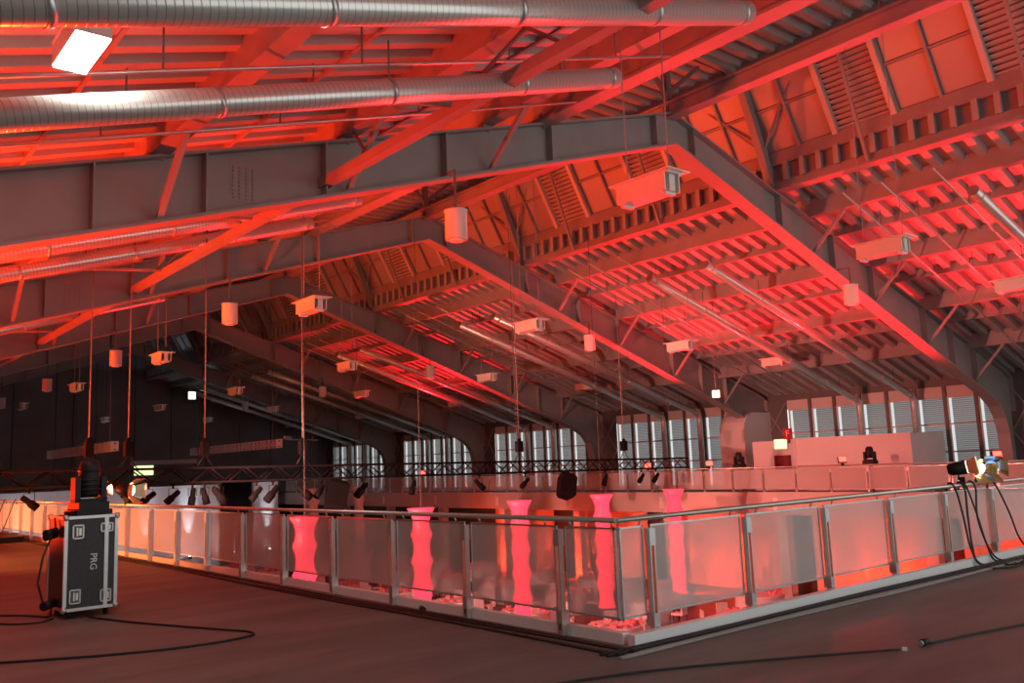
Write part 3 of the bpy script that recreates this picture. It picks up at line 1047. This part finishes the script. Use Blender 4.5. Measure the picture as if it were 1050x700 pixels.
for i in range(0, nseg + 1, 4):
    x0 = TX0 + (TX1 - TX0) * i / nseg
    ob('frame_post', MB().box(x0 - 0.02, x0 + 0.02, -0.2, 0.2, tz(x0) + 0.18, tz(x0) + 0.22).box(x0 - 0.02, x0 + 0.02, -0.2, 0.2, tz(x0) - 0.22, tz(x0) - 0.18).mesh('frame_post', BLACKOUT), te)
# hoists and ropes
for k, (x, zh) in enumerate(((6.4, 2.3), (7.4, 2.35), (9.5, 2.4), (12.55, 2.55), (21.3, 2.3), (26.95, 2.65))):
    top = (zl(x) if x < 13.8 else 12.5 if x < 22.3 else zr(x)) - 0.55
    e = empty('chain_hoist', (x, TY, tz(x) + 0.2), label='dark chain hoist with a long chain above the lighting truss, %s from the left' % ORD[k], cat='hoist', group='truss hoists')
    ob('motor', MB().box(-0.10, 0.10, -0.12, 0.12, 0.35, 0.75).box(-0.05, 0.05, -0.05, 0.05, 0.75, 0.85).mesh('motor', BLACKOUT), e)
    ob('sling', MB().tube([(-0.25, 0, 0), (0, 0, 0.38), (0.25, 0, 0)], 0.018, 6).mesh('sling', RUBBER), e)
    ob('chain', MB().tube([(0, 0, 0.8), (0, 0, top - tz(x) - 0.2)], 0.016, 5).mesh('chain', PURLIN), e)
    if k == 3:
        ob('crossbar', MB().bar((-0.55, 0, 0.82), (0.5, 0, 0.78), 0.05, 0.05).box(-0.6, -0.4, -0.06, 0.06, 0.82, 0.92).mesh('crossbar', BLACK), e)

lampb = MB().lathe([(0.07, 0.30), (0.10, 0.24), (0.10, 0.0), (0.135, -0.06), (0.135, -0.34), (0.12, -0.34)], 14).mesh('lamp_can', BLACKOUT)
yoke = MB().bar((-0.16, 0, 0), (-0.16, 0, 0.30), 0.012, 0.04, (0, 1, 0)).bar((0.16, 0, 0), (0.16, 0, 0.30), 0.012, 0.04, (0, 1, 0)).bar((-0.16, 0, 0.30), (0.16, 0, 0.30), 0.012, 0.04, (0, 1, 0)).box(-0.03, 0.03, -0.03, 0.03, 0.30, 0.42).box(-0.07, 0.07, -0.07, 0.07, 0.42, 0.46).mesh('lamp_yoke', BLACKOUT)
SP = [(4.99, -50), (7.39, -62), (7.89, 55), (8.55, 48), (9.09, 10), (9.43, -18), (9.85, -40), (10.97, 40), (11.48, 45), (12.47, -45), (13.02, 40), (14.5, 50), (16.43, 25), (19.22, -50), (21.36, 50), (25.56, 22), (27.69, 50), (28.6, 48)]
for k, (x, ang) in enumerate(SP):
    z = tz(x) - 0.20 - 0.032 - 0.46 * 0.74
    e = empty('stage_lamp', (x, TY - 0.2, z), label='black tilted can spotlight under the lighting truss, %s from the left' % ORD[k], cat='stage light', group='can spotlights on the truss')
    e.scale = (0.74,) * 3
    ob('yoke', yoke, e)
    sc_ = 1.25 if x in (9.85, 11.48, 12.47, 14.5) else 1.0
    ob('can', lampb, e, rot=(rnd.uniform(-0.3, 0.1), math.radians(ang), 0), scale=(sc_,) * 3)
for k, (x, tl) in enumerate(((13.56, 0.25), (23.4, 0.32))):
    e = empty('truss_speaker', (x, TY - 0.2, tz(x) - 0.232 - 0.47), label=('left' if k == 0 else 'right') + ' large black loudspeaker hanging tilted from the lighting truss', cat='speaker', group='loudspeakers on the truss')
    b = MB()
    vs = []
    for z, w, d in ((-0.55, 0.26, 0.20), (-0.42, 0.34, 0.26), (0.30, 0.34, 0.26), (0.42, 0.26, 0.20)):
        vs += [(-w, -d, z), (w, -d, z), (w * 0.75, d, z), (-w * 0.75, d, z)]
    fs = [(3, 2, 1, 0), (12, 13, 14, 15)]
    for i in range(3):
        for j in range(4):
            fs.append((i * 4 + j, i * 4 + (j + 1) % 4, i * 4 + 4 + (j + 1) % 4, i * 4 + 4 + j))
    b.add(vs, fs)
    ob('cabinet', b.mesh('cabinet', BLACKOUT), e, rot=(-0.35, tl, -0.3))
    ob('bracket', MB().bar((0.05, 0, 0.3), (0.0, 0, 0.46), 0.08, 0.3).bar((-0.2, 0, 0.44), (0.2, 0, 0.44), 0.06, 0.06).mesh('bracket', BLACK), e)

# ------------------------------------------------------------------ glowing fabric tubes over the lower hall
def tube_mesh(h, m_, r=0.235):
    prof = []
    n = 5
    seg = h / n
    prof.append((r * 1.75, 0.0))
    for k in range(n):
        z = -seg * k
        if k == 0:
            pts = ((0.25, 1.25), (0.5, 1.02), (0.75, 1.06), (1.0, 1.42))
        else:
            pts = ((0.2, 1.12), (0.5, 0.98), (0.8, 1.12), (1.0, 1.42))
        for t, q in pts:
            prof.append((r * q, z - seg * t))
    prof[-1] = (r * 1.35, -h)
    return MB().lathe(list(reversed(prof)), 24).mesh('fabric_tube', m_)


TM = tube_mesh(3.85, E_TUBE)
TP = tube_mesh(3.6, PALE_TUBE)
for k, x in enumerate((11.15, 14.92, 18.75, 22.55, 26.45)):
    e = empty('fabric_tube_lamp', (x, 22.3, 0.45), label='glowing pink fabric tube lamp hanging in the opening, %s from the left' % ORD[k], cat='lamp', group='pink fabric tube lamps')
    ob('fabric_tube', TM, e)
    ob('suspension_wire', MB().tube([(0, 0, 0), (0, 0, (zl(x) if x < 13.8 else 12.5 if x < 22.3 else zr(x)) - 1.1)], 0.008, 5).mesh('suspension_wire', STEEL_DK), e)
for k, x in enumerate((22.5, 25.3)):
    e = empty('fabric_tube_lamp', (x, 44.0, 0.75), label='unlit pale fabric tube lamp further back, ' + ('left one' if k == 0 else 'right one'), cat='lamp', group='pale fabric tube lamps')
    ob('fabric_tube', TP, e)
    ob('suspension_wire', MB().tube([(0, 0, 0), (0, 0, zr(x) - 1.4 if x > 23 else 11.6)], 0.008, 5).mesh('suspension_wire', STEEL_DK), e)

# ------------------------------------------------------------------ banquet tables in the lower hall
TT = MB().lathe([(0.92, 0.0), (0.90, 0.30), (0.88, 0.70), (0.90, 0.74), (0.90, 0.76)], 20).mesh('tablecloth', CLOTH)
PT = MB()
for i in range(26):
    a = rnd.random() * 2 * PI
    r_ = 0.15 + 0.68 * math.sqrt(rnd.random())
    PT.cbox((r_ * math.cos(a), r_ * math.sin(a), 0.79 + 0.05 * rnd.random()), (0.12 + 0.1 * rnd.random(), 0.10, 0.06 + 0.12 * rnd.random()))
PTM = PT.mesh('table_decor', PINKCLOTH)
CS = MB().box(-0.21, 0.21, -0.21, 0.21, 0.40, 0.47).box(-0.21, 0.21, 0.17, 0.21, 0.47, 0.95).mesh('chair_cover', CLOTH)
CLG = MB().box(-0.02, 0.02, -0.02, 0.02, 0, 0.40).mesh('chair_leg', STEEL_DK)
tn = 0
for ix, x in enumerate((9.2, 13.0, 16.8, 20.6, 24.4, 28.2)):
    for iy in range(10):
        y = 9.5 + 4.2 * iy + (2.1 if ix % 2 else 0)
        e = empty('banquet_table', (x, y, ZL), label='white round banquet table, %s from near end in %s line from left' % (ORD[iy], ORD[ix]), cat='table', group='round banquet tables')
        ob('tablecloth', TT, e)
        ob('table_decor', PTM, e, rot=(0, 0, rnd.random() * 6))
        if iy < 7 and ix in (1, 2, 3, 4):
            for c in range(5):
                a = 2 * PI * c / 5 + 0.3 * ix
                ce = empty('banquet_chair', (x + 1.22 * math.cos(a), y + 1.22 * math.sin(a), ZL), (0, 0, a - PI / 2), label='white covered chair at a round banquet table in the lower hall', cat='chair', group='chairs at the banquet tables')
                ob('seat', CS, ce)
                for lx in (-0.18, 0.18):
                    for ly in (-0.18, 0.18):
                        ob('leg', CLG, ce, (lx, ly, 0))

# ------------------------------------------------------------------ red floods on the far right rail and on the left gallery
FB = MB().box(-0.16, 0.16, -0.05, 0.07, -0.12, 0.12).mesh('flood_body', BLACK)
FLN = MB().box(-0.14, 0.14, -0.06, -0.05, -0.10, 0.10).mesh('flood_lens', E_RED)
FCL = MB().box(-0.02, 0.02, -0.02, 0.02, -0.20, -0.10).box(-0.05, 0.05, -0.05, 0.05, -0.22, -0.16).mesh('flood_clamp', BLACK)
for k, y in enumerate((12.5, 18.1, 24.4, 27.95, 46.6)):
    e = empty('flood_light', (XR - 0.02, y, 1.32), (0, 0, -0.75), label='red glowing flood light on the far right railing, %s from the near end' % ORD[k], cat='flood light', group='red floods on the far railing')
    ob('body', FB, e, rot=(-0.35, 0, 0))
    ob('lens', FLN, e, rot=(-0.35, 0, 0))
    ob('clamp', FCL, e)
    spot('flood_beam', (XR - 0.22, y - 0.22, 1.45), (XR - 0.22 - 4.2, y - 0.22 - 5.0, 1.45 + 7.5), FLOOD_RIGHT_W * (1.4 if y > 40 else 1), RED, 122, 0.7, 0.12)
for k, (x, y) in enumerate(((0.3, 16.4), (0.6, 22.6), (0.9, 28.6), (1.2, 34.4), (1.4, 40.6), (1.4, 52.5))):
    e = empty('flood_light', (x, y, 0.22), (0, 0, 0.6), label='red flood light standing on the left gallery floor, %s from the camera' % ORD[k], cat='flood light', group='red floods on the left gallery floor')
    ob('body', FB, e, rot=(-0.9, 0, 0))
    ob('lens', FLN, e, rot=(-0.9, 0, 0))
    ob('clamp', FCL, e)
    spot('flood_beam', (x + 0.1, y - 0.15, 0.4), (x + 0.1 + 3.6, y - 0.15 - 3.4, 0.4 + 7.6), FLOOD_LEFT_W * (0.22 if y > 45 else 1), ORANGE, 108, 0.5, 0.12)

# amber wash lamps on the left gallery floor lighting the left railing
for k, (x, y, pw) in enumerate(((0.9, 22.0, 2600), (2.2, 31.0, 2400), (2.8, 42.0, 2000))):
    spot('amber_beam', (x + 0.12, y, 0.5), (XL, y - 0.2, 0.2), pw, (1.0, 0.25, 0.07), 112, 0.5, 0.1)
    e = empty('wash_light', (x, y, 0), label='amber wash light on the left gallery floor facing the railing, %s from the camera' % ORD[k], cat='wash light', group='amber wash lights on the left gallery')
    ob('housing', CACHE['wsh'], e, (0, 0, 0.12))
    ob('lens', cached('wsha', lambda: MB().box(0.06, 0.07, -0.14, 0.14, 0.18, 0.42).mesh('wash_lens_amber', E_WARM)), e, (0, 0, 0.12))
    ob('foot', MB().box(-0.1, 0.06, -0.15, 0.15, 0, 0.14).mesh('wash_foot', BLACK), e)

# small moving heads on the far rail
MHB = MB().box(-0.22, 0.22, -0.18, 0.18, 0, 0.14).mesh('head_base', BLACK)
MHY = MB().box(-0.22, -0.15, -0.08, 0.08, 0.14, 0.46).box(0.15, 0.22, -0.08, 0.08, 0.14, 0.46).box(-0.22, 0.22, -0.08, 0.08, 0.13, 0.18).mesh('head_yoke', BLACK)
MHH = MB().lathe([(0.10, -0.18), (0.145, -0.12), (0.15, 0.05), (0.13, 0.20), (0.08, 0.26)], 16).mesh('head_lamp', BLACK)
for k, y in enumerate((23.05, 17.15)):
    e = empty('moving_head', (XR + 0.30, y, 1.12), (0, 0, PI / 2), label='black moving head lamp on a shelf behind the far railing, ' + ('left one' if k == 0 else 'right one'), cat='stage light', group='moving heads on the far railing')
    ob('base', MHB, e)
    ob('yoke', MHY, e)
    ob('head', MHH, e, (0, 0, 0.40))
    ob('shelf', MB().box(-0.26, 0.26, -0.2, 0.32, -0.05, 0).mesh('shelf', KIOSK), e)
    ob('stand', MB().box(-0.05, 0.05, -0.06, 0.04, -1.12, -0.05).box(-0.2, 0.2, -0.15, 0.15, -1.12, -1.09).mesh('stand', STEEL_DK), e)

# ------------------------------------------------------------------ flight case with moving head
cx0, cx1, cy0, cy1, ch = 2.77, 3.39, 11.88, 12.70, 1.16
ce = empty('flight_case', ((cx0 + cx1) / 2, (cy0 + cy1) / 2, 0), (0, 0, 0), label='tall black flight case with aluminium edges standing on the gallery floor', cat='flight case')
w2, d2 = (cx1 - cx0) / 2, (cy1 - cy0) / 2
zb = 0.09
ob('body', MB().box(-w2 + 0.01, w2 - 0.01, -d2 + 0.01, d2 - 0.01, zb, ch - 0.01 + 0.06).mesh('case_body', CASE), ce)
zt = ch + 0.06
for sx in (-1, 1):
    for sy in (-1, 1):
        ob('edge', MB().box(*sorted((sx * w2, sx * (w2 - 0.04))), *sorted((sy * d2, sy * (d2 - 0.04))), zb, zt).mesh('edge', ALU), ce)
for z in (zb, zt - 0.035):
    for sy in (-1, 1):
        ob('edge', MB().box(-w2, w2, *sorted((sy * d2, sy * (d2 - 0.035))), z, z + 0.035).mesh('edge', ALU), ce)
    for sx in (-1, 1):
        ob('edge', MB().box(*sorted((sx * w2, sx * (w2 - 0.035))), -d2, d2, z, z + 0.035).mesh('edge', ALU), ce)
for sx in (-1, 1):
    for sy in (-1, 1):
        for z in (zb + 0.02, zt - 0.02):
            ob('corner_ball', MB().lathe([(0.01, -0.04), (0.035, -0.02), (0.038, 0.01), (0.02, 0.04)], 10, (sx * (w2 - 0.015), sy * (d2 - 0.015), z)).mesh('corner_ball', ALU), ce)
        cs = MB()
        cs.tube([(sx * (w2 - 0.1) - 0.02, sy * (d2 - 0.12), 0.045), (sx * (w2 - 0.1) + 0.02, sy * (d2 - 0.12), 0.045)], 0.045, 12)
        cs.box(sx * (w2 - 0.1) - 0.035, sx * (w2 - 0.1) + 0.035, sy * (d2 - 0.12) - 0.03, sy * (d2 - 0.12) + 0.03, 0.07, zb)
        ob('castor', cs.mesh('castor', BLACK), ce)
# lid seam strip
ob('seam_strip', MB().box(w2 - 0.16, w2 - 0.115, -d2 - 0.004, -d2 + 0.02, zb + 0.03, zt - 0.03).mesh('seam_strip', ALU), ce)
# recessed dishes
def dish(x, z, w, h, nm):
    b = MB()
    b.box(x - w / 2, x + w / 2, -d2 - 0.006, -d2 + 0.012, z - h / 2, z - h / 2 + 0.014).box(x - w / 2, x + w / 2, -d2 - 0.006, -d2 + 0.012, z + h / 2 - 0.014, z + h / 2)
    b.box(x - w / 2, x - w / 2 + 0.014, -d2 - 0.006, -d2 + 0.012, z - h / 2, z + h / 2).box(x + w / 2 - 0.014, x + w / 2, -d2 - 0.006, -d2 + 0.012, z - h / 2, z + h / 2)
    d = ob(nm, b.mesh(nm, ALU), ce)
    ob('plate', MB().box(x - w / 2 + 0.014, x + w / 2 - 0.014, -d2 + 0.002, -d2 + 0.012, z - h / 2 + 0.014, z + h / 2 - 0.014).mesh('plate', STEEL_DK), d)
    ob('lever', MB().bar((x - w * 0.1, -d2 - 0.004, z - h * 0.3), (x - w * 0.1, -d2 - 0.004, z + h * 0.3), 0.018, 0.02, (0, 1, 0)).bar((x + w * 0.16, -d2 - 0.004, z - h * 0.25), (x + w * 0.16, -d2 - 0.004, z + h * 0.25), 0.03, 0.02, (0, 1, 0)).mesh('lever', BRUSHED), d)
dish(-w2 + 0.155, zt - 0.19, 0.13, 0.17, 'handle_dish')
dish(-w2 + 0.135, zb + 0.17, 0.13, 0.17, 'handle_dish')
dish(w2 - 0.135, zt - 0.155, 0.15, 0.11, 'latch')
dish(w2 - 0.135, zb + 0.15, 0.13, 0.15, 'latch')
text('PRG', 0.11, ALU, ce, (0.025, -d2 + 0.004, 0.66), (PI / 2, PI / 2, 0), 'lettering')
# big moving head
me_ = empty('moving_head', (3.14, 12.30, zt), (0, 0, 0.15), label='large black moving head lamp standing on top of the flight case', cat='stage light')
ob('base', MB().box(-0.22, 0.22, -0.20, 0.20, 0.0, 0.06).box(-0.19, 0.19, -0.17, 0.17, 0.06, 0.155).mesh('mh_base', BLACK), me_)
ob('yoke', MB().box(-0.20, -0.13, -0.07, 0.07, 0.155, 0.47).box(0.13, 0.20, -0.07, 0.07, 0.155, 0.47).box(-0.20, 0.20, -0.07, 0.07, 0.15, 0.20).mesh('mh_yoke', BLACK), me_)
hd = MB().lathe([(0.105, 0.215), (0.125, 0.26), (0.13, 0.44), (0.125, 0.60), (0.105, 0.67), (0.05, 0.69)], 20)
for z in (0.30, 0.36, 0.42, 0.54):
    hd.lathe([(0.138, z), (0.138, z + 0.025)], 20)
ob('head', hd.mesh('mh_head', BLACK), me_)
# plugs and coil on the case side
pg = empty('cable_plugs', (cx0 - 0.06, 12.2, 0), label='black plugs and coiled cable hanging on the left side of the flight case', cat='cable')
for z, r_ in ((1.02, 0.05), (0.98, 0.045), (0.16, 0.055)):
    ob('plug', MB().tube([(-0.10, -0.1, z), (0.04, 0.02, z + 0.02)], r_, 12).mesh('plug', BLACK), pg)
ob('lead', MB().tube([(-0.03, -0.1, 1.0), (-0.14, -0.18, 0.75), (-0.19, -0.2, 0.45), (-0.12, -0.15, 0.22), (0.0, -0.05, 0.14), (0.0, 0, 0.02)], 0.012, 6).mesh('lead', RUBBER), pg)
ob('lead', MB().tube([(0.0, -0.05, 1.0), (0.03, 0.0, 1.1), (0.04, 0.1, 1.2)], 0.012, 6).mesh('lead', RUBBER), pg)

# ------------------------------------------------------------------ cables on the floor
def smooth(pts, n=6):
    out = []
    P = [Vector(p) for p in pts]
    for i in range(len(P) - 1):
        p0, p1, p2, p3 = P[max(i - 1, 0)], P[i], P[i + 1], P[min(i + 2, len(P) - 1)]
        for k in range(n):
            t = k / n
            out.append(0.5 * ((2 * p1) + (p2 - p0) * t + (2 * p0 - 5 * p1 + 4 * p2 - p3) * t * t + (3 * p1 - p0 - 3 * p2 + p3) * t ** 3))
    out.append(P[-1])
    return out


def cable(pts, r, label, group=None, m_=None):
    o = ob('cable', MB().tube(smooth(pts), r, 6).mesh('cable', m_ or RUBBER))
    return tag(o, label, 'cable', group)


R_ = 0.012
cable([(3.05, 11.84, R_), (3.3, 10.9, R_), (3.75, 9.7, R_), (3.95, 9.15, R_), (3.80, 8.92, R_), (3.2, 8.9, R_), (2.4, 9.2, R_), (1.4, 9.8, R_)], R_, 'thin black cable looping across the floor before the flight case')
cable([(2.72, 12.1, R_), (2.55, 11.9, R_), (2.3, 12.0, R_), (2.0, 12.4, R_), (1.2, 12.6, R_)], R_, 'black cable from the flight case plugs to the left edge')
cable([(2.70, 12.25, R_), (2.50, 12.7, R_), (2.2, 13.0, R_), (1.5, 13.2, R_)], R_, 'second black cable left of the flight case, further back')
for k, dx in enumerate((0.12, 0.17, 0.28, 0.33)):
    pts = [(XL - dx + 0.025 * math.sin(i * 1.3 + k * 2), 5.4 + i * 1.6, R_) for i in range(22)]
    cable(pts, 0.013, 'black cable lying along the foot of the left railing, %s from it' % ORD[k], 'cables along the left railing')
for k, dy in enumerate((0.14, 0.20, 0.33, 0.38)):
    pts = [(5.5 + i * 1.1, YN - dy - 0.02 * math.sin(i * 1.1 + k) - 0.012 * i, R_) for i in range(12)]
    cable(pts, 0.013, '%s cable lying along the foot of the near railing, %s from it' % ('black' if k < 2 else 'grey', ORD[k]), 'cables along the near railing', RUBBER if k < 2 else STEEL)
cable([(4.4, 5.15, R_), (5.3, 4.87, R_), (6.3, 4.35, R_), (7.22, 3.80, R_)], 0.010, 'thin black cable in the foreground leading to a white taped end')
cable([(7.58, 3.72, R_), (8.2, 3.62, R_), (9.2, 3.40, R_), (10.4, 3.2, R_)], 0.010, 'thin black cable leaving the dropped connector towards the right edge')
tag(ob('tape_piece', MB().box(-0.03, 0.03, -0.02, 0.02, 0.0, 0.02).mesh('tape_piece', TAPE), None, (7.27, 3.78, 0), (0, 0, 0.5)), 'small white taped plug lying on the floor in the foreground', 'plug')
cnn = empty('cable_connector', (7.52, 3.73, 0), label='small black cable connector lying on the floor in the foreground', cat='connector')
ob('shell', MB().tube([(-0.05, 0, 0.032), (0.03, 0, 0.032)], 0.03, 12).mesh('connector_shell', BLACK), cnn)
ob('ring', MB().tube([(-0.075, 0.0, 0.03), (-0.05, 0, 0.032)], 0.022, 12).mesh('connector_ring', ALU), cnn)
tag(ob('cable_coupler', MB().tube([(5.84, 8.72, 0.03), (5.90, 8.86, 0.03)], 0.03, 10).mesh('cable_coupler', BLACK)), 'black cable coupler lying at the kerb of the left railing', 'connector')
# leads hanging over the near railing
for k, (x, dx, sw) in enumerate(((12.62, 0.3, 0.05), (12.90, -0.02, 0.0), (12.98, 0.55, 0.06), (13.25, 0.15, -0.1), (13.95, 0.8, 0.1))):
    y = YN - 0.06
    pts = [(x, YN + 0.05, 1.02), (x, YN, 1.145), (x + 0.01, y - 0.02, 1.05), (x + dx * 0.3 + sw, y - 0.03, 0.65), (x + dx * 0.7, y - 0.05, 0.25), (x + dx, y - 0.12, 0.03), (x + dx + 0.3, y - 0.25, 0.014), (x + dx + 0.9, y - 0.2 - 0.05 * k, 0.014)]
    cable(pts, 0.014, 'black lead hanging over the near railing by the stage lamps, %s from the left' % ORD[k], 'leads over the near railing')
for k in range(5):
    cx_, cy_ = 13.0 + 0.42 * k, 5.22 - 0.05 * (k % 3)
    pts = [(cx_ + 0.35 * math.cos(t) * (1 + 0.2 * math.sin(3 * t)), cy_ + 0.13 * math.sin(t), 0.014 + 0.012 * (k % 2)) for t in [i * 0.6 + k for i in range(11)]]
    cable(pts, 0.013, 'coiled black cable on the floor under the near railing, %s from the left' % ORD[k], 'cable coils under the near railing')
for k, (x, y) in enumerate(((XL - 0.02, 33.2), (XL - 0.02, 31.6))):
    cable([(XL + 0.04, y, 1.0), (XL, y, 1.14), (XL - 0.07, y, 1.0), (XL - 0.1, y + 0.6, 0.55), (XL - 0.14, y + 1.5, 0.02), (XL - 0.3, y + 2.2, 0.014)], 0.016, 'black lead hanging over the left railing at the photo edge, ' + ('far one' if k == 0 else 'near one'), 'leads over the left railing')
bg_ = MB()
for i in range(5):
    bg_.cbox((5.1 + 0.1 * i, 31.0 + 0.6 * i, 0.09), (0.5, 0.8, 0.18))
tag(ob('equipment_bags', MB().box(4.9, 5.6, 28.5, 33.5, 0, 0.16).mesh('equipment_bags', BLACK)), 'long black cable ramp lying by the left railing at the photo edge', 'cable ramp')

# ------------------------------------------------------------------ barn-door lamps on the railings
PINKISH = (1.0, 0.36, 0.30)
spot('rail_lamp_beam', (XL + 0.1, 22.2, 1.45), (XR, 30.0, 0.6), 11000, PINKISH, 62, 0.8, 0.1)
spot('rail_lamp_beam', (XL + 0.2, 20.0, 1.45), (XR, 17.0, 0.8), 12500, (1.0, 0.25, 0.20), 62, 0.8, 0.1)
def barn(loc, rz, label, group, lens, tilt=-0.5, sc=1.0):
    e = empty('barn_door_lamp', loc, (0, 0, rz), label=label, cat='stage light', group=group)
    e.scale = (sc,) * 3
    h = empty_child('lamp_head', e, (0, 0, 0.24), (tilt, 0, 0))
    ob('can', MB().tube([(0, 0.20, 0), (0, 0.14, 0), (0, -0.08, 0)], [0.07, 0.10, 0.115], 14).mesh('barn_can', BLACK), e, (0, 0, 0.24), (tilt, 0, 0))
    ob('lens', MB().tube([(0, -0.08, 0), (0, -0.09, 0)], 0.10, 14).mesh('barn_lens', lens), e, (0, 0, 0.24), (tilt, 0, 0))
    for k in range(4):
        a = k * PI / 2
        fl_ = MB()
        ux, uz = math.cos(a), math.sin(a)
        vx, vz = -uz, ux
        p = []
        for t in (0, 0.006):
            for (o_, f_, wd) in ((0.11, -0.09, 0.09), (0.21, -0.24, 0.14)):
                for sg in (-1, 1):
                    p.append((ux * (o_ + t) + vx * wd * sg, f_, uz * (o_ + t) + vz * wd * sg))
        fl_.add(p, [(0, 1, 3, 2), (5, 4, 6, 7), (0, 4, 5, 1), (2, 3, 7, 6), (0, 2, 6, 4), (1, 5, 7, 3)])
        ob('flap', fl_.mesh('flap', GOLD), e, (0, 0, 0.24), (tilt, 0, 0))
    ob('clamp', MB().box(-0.03, 0.03, -0.04, 0.04, -0.03, 0.10).bar((0, 0.05, 0.05), (0, 0.05, 0.22), 0.03, 0.03).mesh('clamp', BLACK), e)
    return e


def empty_child(*a):
    return None


barn((13.05, YN, 1.125), 0.35, 'left warm barn door lamp clamped on the near railing above the leads', 'barn door lamps on the near railing', E_WARM, -0.15, 0.9)
barn((13.55, YN, 1.125), -0.5, 'middle barn door lamp with spread flaps on the near railing', 'barn door lamps on the near railing', E_WARM, 0.25, 0.85)
barn((14.0, YN, 1.125), -0.9, 'right barn door lamp with a blue lens on the near railing', 'barn door lamps on the near railing', E_BLUE, 0.2, 0.9)
barn((XL, 22.4, 1.125), 2.4, 'left barn door lamp on the left railing, beside the flight case', 'barn door lamps on the left railing', E_WARM, -0.2)
barn((XL, 20.2, 1.125), 0.7, 'right barn door lamp on the left railing, right of the flight case', 'barn door lamps on the left railing', E_WARM, 0.1, 1.2)
